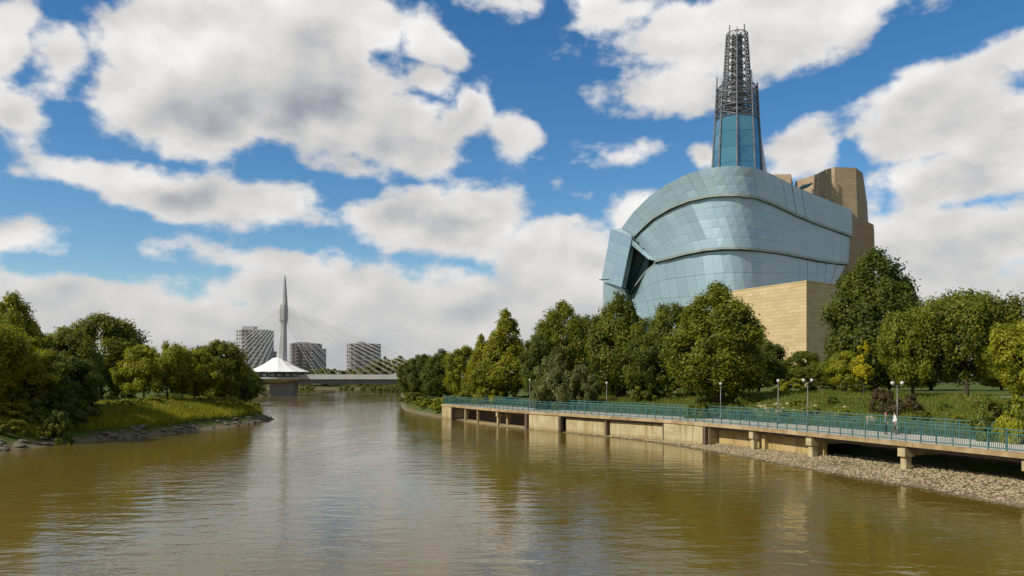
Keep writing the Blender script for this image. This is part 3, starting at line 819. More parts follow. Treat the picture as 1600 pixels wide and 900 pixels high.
# the folded glass wing at the left end, with a dark cleft between it and the tiers
def quad_panes(name, q, nu, nv, mat, th=0.16):
    m = MB(); n = (q[1] - q[0]).cross(q[3] - q[0]).normalized()
    m.add([x - n * 0.2 for x in q] + [x - n * 1.6 for x in q], [(0, 1, 2, 3), (7, 6, 5, 4), (0, 4, 5, 1), (1, 5, 6, 2), (2, 6, 7, 3), (3, 7, 4, 0)])
    t = m.build(name, MT['shell'], mus)
    for i in range(nu):
        for j in range(nv):
            def pt(u, v): return (q[0].lerp(q[1], u)).lerp(q[3].lerp(q[2], u), v)
            c4_ = [pt(i / nu, j / nv), pt((i + 1) / nu, j / nv), pt((i + 1) / nu, (j + 1) / nv), pt(i / nu, (j + 1) / nv)]
            c = sum(c4_, Vector()) / 4; c4_ = [c + (x - c) * 0.988 + n * prng.uniform(-0.03, 0.03) for x in c4_]
            m = MB(); m.add(c4_ + [x - n * th for x in c4_], [(0, 1, 2, 3), (7, 6, 5, 4), (0, 4, 5, 1), (1, 5, 6, 2), (2, 6, 7, 3), (3, 7, 4, 0)])
            m.build('glass_pane', mat, t)
    return t
W = quad_panes('glass_wing', [P(939.5, 438.6, 252), P(971, 449, 243), P(987, 372, 240.5), P(954.5, 358, 251)], 2, 5, MT['pane'])
quad_panes('glass_wing', [P(941, 512, 253), P(992, 520, 242.5), P(976, 451.5, 244.6), P(942, 441, 252.6)], 2, 3, MT['pane'])
quad_panes('glass_wing', [P(954.5, 358, 251), P(987, 371.5, 240.6), P(985.5, 366, 243), P(970, 357, 248)], 1, 1, MT['pane'])
# the cleft: a deep dark glass recess
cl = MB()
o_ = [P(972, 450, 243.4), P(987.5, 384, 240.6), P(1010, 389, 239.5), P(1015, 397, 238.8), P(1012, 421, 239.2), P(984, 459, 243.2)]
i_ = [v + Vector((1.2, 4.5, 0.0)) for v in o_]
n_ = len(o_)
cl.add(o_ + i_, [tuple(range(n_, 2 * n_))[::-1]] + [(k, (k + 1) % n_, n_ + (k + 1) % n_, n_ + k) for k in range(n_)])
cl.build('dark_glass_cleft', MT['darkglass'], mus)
quad_panes('glass_wing', [P(1013, 405, 237.5), P(1025, 407.5, 236.2), P(988, 375, 240.6), P(987, 383, 240.9)], 1, 2, MT['pane'])

def xy(px, d): return ((px - 800) / FPX * d, d)
def zof(py, d): return CAM_H - (py - YH) * d / FPX
zg = 4.0
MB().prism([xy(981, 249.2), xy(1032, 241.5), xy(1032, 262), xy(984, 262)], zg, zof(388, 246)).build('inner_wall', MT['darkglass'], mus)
MB().prism([xy(946, 256), xy(985, 249.6), xy(985, 262), xy(948, 264)], zg, zof(447, 250)).build('inner_wall', MT['shell'], mus)
# limestone mass behind the glass
tw = MB()
low = [xy(1232, 266), xy(1284, 253.5), xy(1298, 249.5), xy(1303.5, 248), xy(1349, 248.6), xy(1362, 254), xy(1370, 285), xy(1250, 290)]
top = [xy(1243, 266), xy(1276, 256.5), xy(1290, 252.5), xy(1304, 249.6), xy(1337, 250.2), xy(1348, 255), xy(1355, 285), xy(1250, 290)]
ztop = [zof(283, 266), zof(272, 256.5), zof(265, 252.5), zof(261, 249.6), zof(262, 250.2), zof(270, 255), 66, 66]
tw.prism(low, zg, ztop, top)
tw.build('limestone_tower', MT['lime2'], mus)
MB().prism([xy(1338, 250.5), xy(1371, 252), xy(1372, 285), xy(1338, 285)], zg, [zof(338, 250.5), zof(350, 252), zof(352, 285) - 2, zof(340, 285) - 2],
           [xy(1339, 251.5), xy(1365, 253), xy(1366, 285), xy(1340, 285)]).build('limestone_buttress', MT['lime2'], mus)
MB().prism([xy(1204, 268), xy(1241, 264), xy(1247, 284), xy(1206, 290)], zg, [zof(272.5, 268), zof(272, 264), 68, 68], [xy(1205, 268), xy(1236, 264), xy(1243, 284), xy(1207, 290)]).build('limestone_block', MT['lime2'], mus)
m = MB(); m.add([P(1241, 295.5, 263.5), P(1264, 290.5, 259), P(1268, 286, 258.4), P(1266, 295, 258.4)], [(0, 1, 2, 3)])
sl = MB(); q = [P(1246, 295.5, 264.3), P(1268, 293, 259.6), P(1267.5, 286.5, 258.9), P(1252, 290, 263.2)]
sl.add([v + Vector((0, -1.0, 0)) for v in q] + [v + Vector((0, 1.5, 0)) for v in q], [(0, 1, 2, 3), (7, 6, 5, 4), (0, 4, 5, 1), (1, 5, 6, 2), (2, 6, 7, 3), (3, 7, 4, 0)])
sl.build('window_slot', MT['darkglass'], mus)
# limestone block at the foot
zb = zof(440, 190)
c0, cl_, cr_ = xy(1260, 190), xy(1143, 213.2), xy(1345, 205.5)
MB().prism([c0, cr_, (cr_[0] - 4, 236), (cl_[0] - 2, 236), cl_], zg - 1.5, zb).build('limestone_base', MT['lime'], mus)
MB().prism([(c0[0], c0[1] - 0.12), (cr_[0] + .1, cr_[1] - .12), (cr_[0] - 1, cr_[1] + 1.2), (c0[0], c0[1] + 1.3), (cl_[0] + .6, cl_[1] + 1.0), (cl_[0], cl_[1] - 0.12)], zb + 0.004, zb + 0.28).build('coping', MT['lime'], mus)

# spire
TC = P(1151.5, 300, 240); tcx, tcy = TC.x, TC.y
Z = lambda y: zof(y, 240)
def ring(r, z, k, n=8, ph=-math.pi / 2 - 0.265): a = ph + 2 * math.pi * k / n; return Vector((tcx + r * math.cos(a), tcy + r * math.sin(a), z))
sp = MB().lathe((tcx, tcy, 0), [(3.0, Z(275)), (2.6, Z(190)), (2.0, Z(190) + .1), (1.5, Z(56))], 12).build('spire_core', MT['steel_dark'], mus)
z0, z1, z2, z3 = Z(285), Z(187), Z(120), Z(44)
NS = 8
def rad(z): return float(np.interp(z, [z0, z1, z2], [7.1, 6.15, 5.55]))
rowsz = np.linspace(z0, z1, 5)
for k in range(NS):
    for j in range(4):
        za, zb_ = rowsz[j], rowsz[j + 1]
        q = [ring(rad(za) - .12, za, k, NS), ring(rad(za) - .12, za, k + 1, NS), ring(rad(zb_) - .12, zb_, k + 1, NS), ring(rad(zb_) - .12, zb_, k, NS)]
        c = sum(q, Vector()) / 4; n = (q[1] - q[0]).cross(q[3] - q[0]).normalized(); q = [c + (x - c) * 0.985 + n * prng.uniform(-.03, .03) for x in q]
        MB().add(q + [x - n * 0.12 for x in q], [(0, 1, 2, 3), (7, 6, 5, 4), (0, 4, 5, 1), (1, 5, 6, 2), (2, 6, 7, 3), (3, 7, 4, 0)]).build('glass_pane', MT['blueglass'], sp)
tops = [-1.2, 0.2, -2.2, -0.6, -2.6, -1.0, 0.2, -2.4, -0.4, -1.0]
for k in range(NS):
    zt = z2 + tops[k]
    MB().tube(ring(7.15, z0, k, NS), ring(rad(z1), z1, k, NS), 0.30, 0.26).tube(ring(rad(z1), z1 + .001, k, NS), ring(rad(zt), zt, k, NS), 0.26, 0.20).build('steel_column', MT['steel'], sp)
NI = 8
def radi(z): return float(np.interp(z, [z1, z2, z3], [4.5, 3.55, 2.85]))
for k in range(NI):
    zt = z3 + (0.2 if k % 2 else -1.4)
    MB().tube(ring(radi(z1), z1 - 1, k, NI), ring(radi(zt), zt, k, NI), 0.26, 0.18).build('steel_column', MT['steel'], sp)
MB().tube((tcx, tcy, Z(52) - 1), (tcx, tcy, Z(41)), 0.16, 0.08).build('mast', MT['steel'], sp)
# rings and diagonals of the two lattice stages
def stage(za, zb_, nr, rf, n, ph, r, skip):
    zs = np.linspace(za, zb_, nr)
    for j, z in enumerate(zs):
        m = MB()
        for k in range(n): m.tube(ring(rf(z), z, k, n, ph), ring(rf(z), z, k + 1, n, ph), r, n=5, cap=False)
        m.build('lattice_ring', MT['steel'], sp)
    for j in range(nr - 1):
        m = MB()
        for k in range(n):
            a, b = (k, k + 1) if (j + k) % 2 else (k + 1, k)
            m.tube(ring(rf(zs[j]), zs[j], a, n, ph), ring(rf(zs[j + 1]), zs[j + 1], b, n, ph), r * 0.8, n=5, cap=False)
            if (j * 3 + k) % skip == 0:
                m.tube(ring(rf(zs[j]), zs[j], b, n, ph), ring(rf(zs[j + 1]), zs[j + 1], a, n, ph), r * 0.8, n=5, cap=False)
        m.build('lattice_brace', MT['steel_dark'] if j % 2 else MT['steel'], sp)
stage(z1, z2 - 3.2, 7, rad, NS, -math.pi / 2 - 0.265, 0.15, 1)
stage(z1, z3 - 1.6, 14, radi, NI, -math.pi / 2 - 0.265, 0.14, 1)
# stair flights and platforms glimpsed inside the lattice
for j, z in enumerate(np.linspace(z1 + 1, z3 - 3, 12)):
    a = ring(1.6, z, j * 3, 8); b = ring(radi(z) - .5, z + 1.7, j * 3 + 3, 8)
    MB().tube(a, b, 0.28, 0.28, 4).build('stair_flight', MT['whitewall'] if j % 3 == 0 else MT['steel'], sp)
# pale sloping wall at the right of the shaft
w = MB(); w.prism([xy(1183, 242), xy(1204, 244), xy(1200, 252), xy(1180, 252)], [Z(300)] * 4, [Z(190), Z(205), Z(207), Z(192)], [xy(1180, 243), xy(1189.5, 245), xy(1188, 252), xy(1178, 252)])
w.build('pale_side_wall', MT['whitewall'], mus)

# light mast beside the museum
q = P(943, 470, 225)
lr = empty('light_mast', (q.x, q.y, 5), 'tall thin light mast at the end of the glass wing', 'light mast')
MB().tube((q.x, q.y, 4.6), (q.x, q.y, zof(437, 225)), 0.16, 0.10).build('pole', MT['whitewall'], lr)
MB().tube((q.x - 1.2, q.y, zof(437, 225)), (q.x + 1.6, q.y, zof(437, 225) + 0.1), 0.13).build('lamp_head', MT['steel'], lr)

# ------------------------------------------------------------------ bridge
BD = 285.0
KB = BD / FPX
br = empty('cable_stayed_bridge', (P(440, 600, BD).x, BD, 0), 'white cable stayed footbridge with a leaning concrete pylon', 'bridge')
def bx(px): return (px - 800) / FPX * BD
def bz(py): return CAM_H - (py - YH) * KB
yb = BD
# deck runs slightly away to the left
def by_(px): return BD + (px - 440) * 0.02
x0, x1 = bx(290), bx(720)
MB().prism([(x0, yb - 3.2), (x1, yb - 3.2), (x1, yb + 3.2), (x0, yb + 3.2)], bz(592.5), bz(590)).build('deck', MT['bridge_conc'], br)
MB().prism([(x0, yb - 2.2), (x1, yb - 2.2), (x1, yb + 2.2), (x0, yb + 2.2)], bz(599.5), bz(592.6)).build('girder', MT['girder'], br)
for sgn, nm in ((-1, 'parapet'), (1, 'parapet')):
    yy = yb + sgn * 3.1
    n = 36
    for i in range(n):
        xa = x0 + (x1 - x0) * i / n; xb = x0 + (x1 - x0) * (i + 1) / n
        MB().box(((xa + xb) / 2, yy, (bz(590) + bz(585)) / 2), (xb - xa - 0.12, 0.16, bz(585) - bz(590))).build(nm, MT['bridge_conc'], br)
# pylon: lower leg, knotted middle, needle
def loft(sections, name, mat):
    m = MB(); vs = []; fs = []
    for (cx, w, dd, py) in sections:
        x = bx(cx); z = bz(py); h = w * KB / 2; e = dd * KB / 2
        for dx, dy in ((-h, -e * 0.5), (-h * 0.5, -e), (h * 0.5, -e), (h, -e * 0.5), (h, e * 0.5), (h * 0.5, e), (-h * 0.5, e), (-h, e * 0.5)):
            vs.append((x + dx, yb + dy, z))
    for k in range(len(sections) - 1):
        for i in range(8): fs.append((k * 8 + i, k * 8 + (i + 1) % 8, (k + 1) * 8 + (i + 1) % 8, (k + 1) * 8 + i))
    fs += [tuple(range(7, -1, -1)), tuple(range((len(sections) - 1) * 8, len(sections) * 8))]
    return m.add(vs, fs).build(name, mat, br)
loft([(439.8, 16.5, 15, 600), (440.2, 15, 14, 562), (442.2, 10.5, 12, 520), (443.0, 8.5, 10, 500)], 'pylon_leg', MT['pylon'])
loft([(443.4, 7, 9, 509), (442.6, 12.6, 13.5, 500), (442.4, 13.4, 14, 484), (442.8, 12.0, 12, 477), (443.6, 7.0, 9, 473)], 'pylon_knot', MT['pylon'])
loft([(444.8, 8.4, 9, 480), (444.9, 7.6, 8.4, 472), (444.8, 5.4, 6.5, 452), (444.8, 3.4, 4.5, 436), (445, 1.2, 1.5, 430)], 'pylon_needle', MT['pylon'])
MB().box((bx(443.5), yb - 1.9, bz(572)), (0.9, 0.9, 1.6)).build('pylon_door', MT['darkglass'], br)
# restaurant with tent roof on the pier
cx = bx(434.5)
nR = 24
prof = [(10.3, 581.0), (8.0, 577.0), (5.6, 571.8), (3.6, 566.0), (1.9, 560.5), (1.2, 559.0)]
vs = []; fs = []
for r, py in prof:
    for i in range(nR):
        a = 2 * math.pi * i / nR; rr = r * (1.0 + (0.018 if i % 2 else -0.018))
        vs.append((cx + rr * math.cos(a), yb + rr * math.sin(a), bz(py) + (0.06 if i % 2 else 0)))
for k in range(len(prof) - 1):
    for i in range(nR): fs.append((k * nR + i, k * nR + (i + 1) % nR, (k + 1) * nR + (i + 1) % nR, (k + 1) * nR + i))
fs.append(tuple(range(len(prof) * nR - nR, len(prof) * nR)))
fs.append(tuple(range(nR - 1, -1, -1)))
MB().add(vs, fs).build('tent_roof', MT['tent'], br)
MB().lathe((cx, yb, 0), [(10.2, bz(582.2)), (10.2, bz(581.15))], nR).build('eave_ring', MT['girder'], br)
MB().lathe((cx, yb, 0), [(7.4, bz(589.5)), (7.4, bz(582.25))], 18).build('dining_room', MT['darkglass'], br)
for i in range(14):
    a = 2 * math.pi * (i + .35) / 14; MB().box((cx + 8.6 * math.cos(a), yb + 8.6 * math.sin(a), (bz(589) + bz(582.25)) / 2), (0.5, 0.5, bz(582.25) - bz(589)), a).build('column', MT['girder'], br)
for i in range(9):
    a = math.pi + math.pi * (i + .5) / 9
    MB().box((cx + 7.5 * math.cos(a), yb + 7.5 * math.sin(a), bz(586)), (0.25, 1.6, 0.9), a).build('window_pane', MT['whitewall'], br)
MB().lathe((cx, yb, 0), [(6.0, bz(598)), (9.0, bz(594)), (9.6, bz(591.5)), (9.6, bz(589.55))], 24).build('balcony_slab', MT['bridge_conc'], br)
MB().prism([(bx(424), yb - 3.0), (bx(460), yb - 3.0), (bx(463), yb), (bx(460), yb + 3.0), (bx(424), yb + 3.0), (bx(421), yb)], -2.0, bz(598.1),
           [(bx(426), yb - 3.6), (bx(462), yb - 3.6), (bx(466), yb), (bx(462), yb + 3.6), (bx(426), yb + 3.6), (bx(422), yb)]).build('pier', MT['apt2'], br)
for px in (240, 640): 
    MB().prism([(bx(px), yb - 2.4), (bx(px + 14), yb - 2.4), (bx(px + 14), yb + 2.4), (bx(px), yb + 2.4)], -1, bz(599.4)).build('pier', MT['pylon'], br)
# stays
for i in range(13):
    py = 477 + i * 2.1
    for sgn in (-1, 1):
        xe = 497 + (12 - i) * 16.5
        MB().tube((bx(444), yb + sgn * 0.6, bz(py)), (bx(xe), yb + sgn * 2.9, bz(584.5)), 0.052, n=5).build('cable', MT['cable'], br)
for i in range(9):
    py = 477 + i * 3.0
    for sgn in (-1, 1):
        xe = 404 - (8 - i) * 11.5
        MB().tube((bx(442), yb + sgn * 0.6, bz(py)), (bx(xe), yb + sgn * 2.9, bz(584.5)), 0.052, n=5).build('cable', MT['cable'], br)

# road bridge just behind
rbz = empty('road_bridge', (bx(500), 325, 0), 'low grey road bridge seen under the footbridge deck', 'bridge')
k2 = 325 / FPX
MB().prism([(-105, 320), (0, 320), (0, 334), (-105, 334)], 4.4, 6.3).build('deck', MT['girder'], rbz)
MB().prism([(-105, 319.7), (0, 319.7), (0, 319.95), (-105, 319.95)], 6.0, 7.1).build('parapet', MT['bridge_conc'], rbz)
for x in (-92, -34): MB().prism([(x - 1, 322), (x + 1, 322), (x + 1, 332), (x - 1, 332)], -1, 4.39).build('pier', MT['girder'], rbz)

# ------------------------------------------------------------------ apartment towers
win_me = MB().box((0, 0, 0), (1, 0.5, 1)).mesh('window', MT['window'])
bal_me = MB().box((0, 0, 0), (1, 1, 1)).mesh('balcony', MT['apt2'])
def apartment(px0, px1, ptop, d, mat, label, side, steps=(), floors=13, cols=6, balc=True):
    xa, xb = (px0 - 800) / FPX * d, (px1 - 800) / FPX * d; zt = zof(ptop, d); g = 3.0
    sx = xa + (xb - xa) * side      # the lit left flank takes the first share of the width
    root = empty('apartment_tower', ((xa + xb) / 2, d, g), label, 'apartment tower', 'apartment towers behind the bridge')
    poly = [(xa, d + 9), (sx, d), (xb, d + 2.5), (xb + 2, d + 22), (xa + 2, d + 24)]
    MB().prism(poly, g - 1, zt).build('wall', MT[mat], root)
    for (u0, u1, py) in steps:
        x_0, x_1 = xa + (xb - xa) * u0, xa + (xb - xa) * u1
        MB().prism([(x_0, d + 6), (x_1, d + 6), (x_1, d + 16), (x_0, d + 16)], zt + .002, zof(py, d)).build('penthouse', MT[mat], root)
    fh = (zt - g) / floors
    def face(a, b, n, first):
        a = Vector(a); b = Vector(b); dirv = (b - a); ln = dirv.length; dirv.normalize(); rz = math.atan2(dirv.y, dirv.x)
        for f in range(floors):
            for c in range(n):
                p = a + dirv * (ln * (c + .5) / n); z = g + fh * (f + .52)
                o = link('window', win_me, root, Vector((p.x, p.y, z)) - root.location); o.rotation_euler.z = rz; o.scale = (ln / n * 0.58, 0.5, fh * 0.52)
                if balc and not first and c % 2 == 1:
                    nn = Vector((dirv.y, -dirv.x)); pb = p + nn * 0.75
                    o = link('balcony', bal_me, root, Vector((pb.x, pb.y, z - fh * .42)) - root.location); o.rotation_euler.z = rz; o.scale = (ln / n * 0.9, 1.5, fh * .30)
    face(poly[0], poly[1], max(2, int(cols * side * 1.2)), True); face(poly[1], poly[2], cols, False)
apartment(362.5, 411, 514.5, 640, 'apt1', 'tall pale apartment tower behind the left cables with stepped roof', 0.30, ((0.25, 0.62, 509),), 14, 6)
apartment(448, 490, 536, 690, 'apt2', 'brown grey apartment tower just beside the pylon foot', 0.18, ((0.25, 0.7, 534),), 11, 6)
apartment(489, 497, 544, 705, 'apt2', 'narrow lower apartment wing at the edge of the tower beside the pylon', 0.2, (), 9, 2)
apartment(538, 584.5, 536.5, 660, 'apt2', 'square brown apartment tower standing alone among the far cables', 0.2, ((0.4, 0.6, 533.5),), 11, 6)
apartment(414, 434, 549, 800, 'apt2', 'low distant block between pylon and pale tower', 0.2, ((0.0, 0.3, 545),), 9, 4)

# ------------------------------------------------------------------ trees
def crown_mesh(name, H, zb, Rm, shape, nclump, nleaf, leaf, seed, flat=0.75):
    r = np.random.RandomState(seed)
    def rp(u):      # crown radius at relative height u
        if shape == 'round': return np.sqrt(np.clip(1 - (2 * u - 0.92) ** 2 / 1.18, 0.02, 1))
        if shape == 'oval': return np.clip(np.sin(np.pi * np.clip(u, 0, 1) ** 0.72), 0, 1) ** 0.72 * (1 - 0.28 * u)+0.02
        if shape == 'cone': return np.clip((1 - u) ** 0.85 * np.clip(u / 0.14, 0.45, 1), 0.03, 1)
        if shape == 'vase': return np.clip(0.42 + 0.95 * np.sin(np.pi * np.clip(u, 0, 1) ** 1.15) ** 0.9 * 0.62, 0.1, 1) * np.clip((1.03 - u) * 4.5, 0, 1)
        if shape == 'shrub': return np.sqrt(np.clip(1 - (u * 0.98) ** 2.2, 0.02, 1))
    ph = r.rand(6) * 6.28
    C = []; RC_ = []
    while len(C) < nclump:
        u = r.rand(); prof = rp(u)
        if r.rand() > prof * 0.9 + 0.12: continue
        a = r.rand() * 6.2832
        lk = 0.45 if shape in ('oval', 'cone') else 1.0
        lump = 1 + lk * (0.16 * math.sin(3 * a + ph[0] + 5 * u) + 0.12 * math.sin(5 * a - 7 * u + ph[1]) + 0.10 * math.sin(2 * a + 11 * u + ph[2]))
        rad_ = (0.34 + 0.58 * r.rand() ** 0.42) * prof * lump * Rm
        rcl = Rm * (0.10 + 0.13 * r.rand()) * (0.70 + 0.5 * prof)
        C.append((rad_ * math.cos(a), rad_ * math.sin(a), zb + u * (H - zb) - (rcl * 0.6 if u > 0.85 else 0))); RC_.append(rcl)
    C = np.array(C); RC_ = np.array(RC_)
    w = RC_ ** 2; w /= w.sum()
    idx = r.choice(nclump, nleaf, p=w)
    dirs = r.normal(size=(nleaf, 3)); dirs /= np.linalg.norm(dirs, axis=1)[:, None]
    rad_ = r.rand(nleaf) ** 0.42 * (1 + 0.18 * r.normal(size=nleaf))
    pos = C[idx] + dirs * (rad_ * RC_[idx])[:, None] * np.array([1, 1, flat])
    axis = np.stack([np.zeros(nleaf), np.zeros(nleaf), np.full(nleaf, zb + 0.35 * (H - zb))], 1)
    out = pos - axis; out /= np.linalg.norm(out, axis=1)[:, None] + 1e-6
    nrm = 0.75 * dirs + 0.55 * out + 0.55 * r.normal(size=(nleaf, 3)) + np.array([0, 0, 0.25]); nrm /= np.linalg.norm(nrm, axis=1)[:, None]
    tmp = r.normal(size=(nleaf, 3)); t1 = np.cross(nrm, tmp); t1 /= np.linalg.norm(t1, axis=1)[:, None]; t2 = np.cross(nrm, t1)
    sz = leaf * (0.65 + 0.7 * r.rand(nleaf))[:, None]
    v = np.stack([pos - t1 * sz, pos + t2 * sz * 0.55 + t1 * sz * 0.1, pos + t1 * sz, pos - t2 * sz * 0.55 + t1 * sz * 0.1], 1).reshape(-1, 3)
    f = np.arange(nleaf * 4).reshape(-1, 4)
    me = arr_mesh(name, v, f, None, False)
    tint = r.rand(nclump)[idx]
    at = me.attributes.new('tint', 'FLOAT', 'POINT'); at.data.foreach_set('value', np.repeat(tint, 4).astype(np.float32))
    return me, C, RC_
def trunk_mesh(name, H, zb, r0, C, seed, nlimb=14, lean=0.0):
    r = random.Random(seed); m = MB(); pts = [Vector((0, 0, -0.5))]; top = zb + 0.72 * (H - zb); n = 7
    for i in range(1, n + 1): pts.append(Vector((r.uniform(-.12, .12) * i * .5, r.uniform(-.12, .12) * i * .5, top * i / n)))
    rr = lambda z: r0 * (1.25 if z < 0.2 else 1.0) * max(0.12, 1 - 0.9 * z / top)
    for i in range(n): m.tube(pts[i], pts[i + 1], rr(pts[i].z), rr(pts[i + 1].z), 8, False)
    ids = list(range(len(C))); r.shuffle(ids)
    for k in ids[:nlimb]:
        e = Vector(C[k]); zs = max(zb * 0.75, min(top * .95, e.z - 0.55 * math.hypot(e.x, e.y) - 0.3)); t = zs / top * n; i = min(int(t), n - 1); s_ = pts[i].lerp(pts[i + 1], t - i) if t > 0 else pts[0]
        mid = s_.lerp(e, 0.5) + Vector((0, 0, -0.04 * (e - s_).length)); q = rr(zs)
        m.tube(s_, mid, q * 0.5, q * 0.3, 6, False); m.tube(mid, e, q * 0.3, q * 0.08, 5, False)
    return m.mesh(name, MT['bark'], smooth=True)
SPEC = {}
def species(key, H, zb, Rm, shape, ncl, nlf, leaf, seed, r0=None, flat=0.75, nlimb=14):
    me, C, _ = crown_mesh('crown', H, zb, Rm, shape, ncl, nlf, leaf, seed, flat)
    tr = trunk_mesh('trunk', H, zb, r0 or 0.022 * H, C, seed, nlimb)
    SPEC[key] = (me, tr, H, Rm)
species('round1', 12, 1.5, 5.2, 'round', 150, 32000, 0.19, 1, flat=0.95)
species('round2', 12, 1.6, 5.0, 'round', 130, 30000, 0.19, 2, flat=1.0)
species('oval1', 15, 1.1, 5.4, 'oval', 260, 46000, 0.18, 3, flat=1.25)
species('oval2', 13, 1.1, 4.4, 'oval', 190, 34000, 0.18, 4, flat=1.25)
species('cone1', 14, 1.0, 4.6, 'cone', 230, 36000, 0.17, 5, flat=1.1)
species('vase1', 12, 2.3, 5.4, 'vase', 190, 34000, 0.18, 6, flat=1.3)
species('vase2', 11, 2.0, 5.0, 'vase', 165, 30000, 0.18, 7, flat=1.25)
species('small1', 8, 1.7, 3.6, 'round', 70, 16000, 0.16, 8, 0.16, flat=1.0)
species('small2', 8, 1.7, 3.6, 'vase', 64, 14000, 0.16, 9, 0.16, flat=1.4)
species('shrub1', 2.2, 0.0, 1.9, 'shrub', 40, 6500, 0.11, 10, 0.06, 0.8, 8)
species('shrub2', 2.0, 0.0, 1.8, 'shrub', 32, 5000, 0.12, 11, 0.06, 0.8, 8)
species('sap1', 5.5, 1.2, 1.3, 'oval', 34, 4200, 0.12, 13, 0.07, 1.2, 8)
species('tallshrub1', 5.0, 0.0, 2.6, 'shrub', 70, 11000, 0.12, 14, 0.09, 1.0, 12)
species('far1', 11, 1.0, 5.5, 'round', 60, 6000, 0.42, 12)
mat_cache = {}
trng = random.Random(11)
def tree(name, px, ptop, hw, d, sp, leaf, label, cat='tree', group=None, base_z=None, hmin=None):
    x = (px - 800) / FPX * d; g = gz(x, d) if base_z is None else base_z
    me, tr, H, Rm = SPEC[sp]
    zt = zof(ptop, d); h = max(0.6, zt - g); r_ = hw * d / FPX
    root = empty(name, (x, d, g), label, cat, group)
    rot = trng.random() * 6.28
    key = (sp, leaf)
    if key not in mat_cache:
        c = me.copy(); c.materials.clear(); c.materials.append(LEAF[leaf]); mat_cache[key] = c
    for nm, data in (('trunk', tr), ('crown', mat_cache[key])):
        o = link(nm, data, root); o.rotation_euler.z = rot; o.scale = (r_ / Rm, r_ / Rm, h / H)
    return root
G_R, G_L, G_F, G_S = 'trees on the walkway bank', 'trees on the point of land', 'trees beyond the bridge', 'shrubs on the banks'
# right bank, from the far end towards the viewer
tree('tree', 642, 562, 22, 205, 'round1', 'dark', 'farthest dark round tree by the water at the bridge end', group=G_R)
tree('tree', 662, 552, 30, 178, 'round2', 'dark', 'second dark tree from the bridge overhanging the water', group=G_R)
tree('tree', 690, 545, 34, 160, 'oval2', 'dark', 'tall dark tree just before the olive trees at the walkway end', group=G_R)
tree('tree', 726, 540, 32, 146, 'round1', 'olive', 'smaller olive green tree at the far end of the walkway', group=G_R)
tree('tree', 752, 522, 34, 140, 'cone1', 'olive', 'slim olive tree between two larger olive trees', group=G_R)
tree('tree', 790, 483, 58, 132, 'cone1', 'olive', 'tall pointed olive green tree over the walkway end', group=G_R)
tree('tree', 880, 470, 60, 122, 'oval1', 'mid', 'big green tree behind the silvery shrub', group=G_R)
tree('tree', 846, 520, 36, 118, 'round2', 'dark', 'short dark tree in the shade of the big green tree', group=G_R)
tree('tree', 925, 492, 40, 135, 'round1', 'dark', 'dark tree set back between two taller green ones', group=G_R)
tree('tree', 966, 455, 52, 112, 'oval2', 'mid', 'upright green tree below the dark glass cleft', group=G_R)
tree('tree', 1046, 474, 52, 108, 'round1', 'mid', 'rounded green tree in front of the lower glass tier', group=G_R)
tree('tree', 1020, 520, 44, 104, 'round2', 'dark', 'low dark tree between the glass wing and the broadest tree', group=G_R)
tree('tree', 1121, 440, 84, 92, 'oval1', 'mid', 'broadest dark green tree before the limestone base', group=G_R)
tree('tree', 1185, 530, 42, 104, 'round2', 'dark', 'dark tree in the shade beside the limestone base', group=G_R)
tree('tree', 1366, 388, 84, 98, 'oval1', 'dark', 'tallest egg shaped dark green tree right of the museum', group=G_R)
tree('tree', 1426, 480, 54, 76, 'vase2', 'mid', 'bright green tree leaning before the tallest tree', group=G_R)
tree('tree', 1510, 452, 74, 74, 'vase1', 'mid', 'wide spreading green tree on two dark trunks', group=G_R)
tree('tree', 1612, 496, 68, 62, 'vase2', 'yellowgreen', 'yellow green tree cut off by the picture edge above the railing', group=G_R)
tree('sapling', 1349, 530, 18, 82, 'sap1', 'yellow', 'small sapling with bright yellow leaves', 'tree', group=G_R)
tree('sapling', 1322, 548, 30, 88, 'small1', 'yellowgreen', 'yellow green sapling next to the bright yellow one', 'tree', group=G_R)
tree('tree', 1252, 548, 38, 112, 'small1', 'mid', 'low bushy tree at the foot of the limestone corner', group=G_R)
tree('tree', 1292, 560, 30, 108, 'small2', 'mid', 'low bushy tree between limestone corner and saplings', group=G_R)
tree('tree', 1216, 562, 26, 116, 'small1', 'dark', 'small dark tree under the limestone wall', group=G_R)
tree('tree', 1565, 560, 44, 96, 'round2', 'mid', 'green tree far back behind the wide spreading tree', group=G_R)
tree('tree', 1455, 540, 54, 108, 'round1', 'dark', 'dark tree in the gap behind the two dark trunks', group=G_R)
tree('tree', 1390, 565, 40, 112, 'round2', 'dark', 'dark tree behind the yellow sapling', group=G_R)
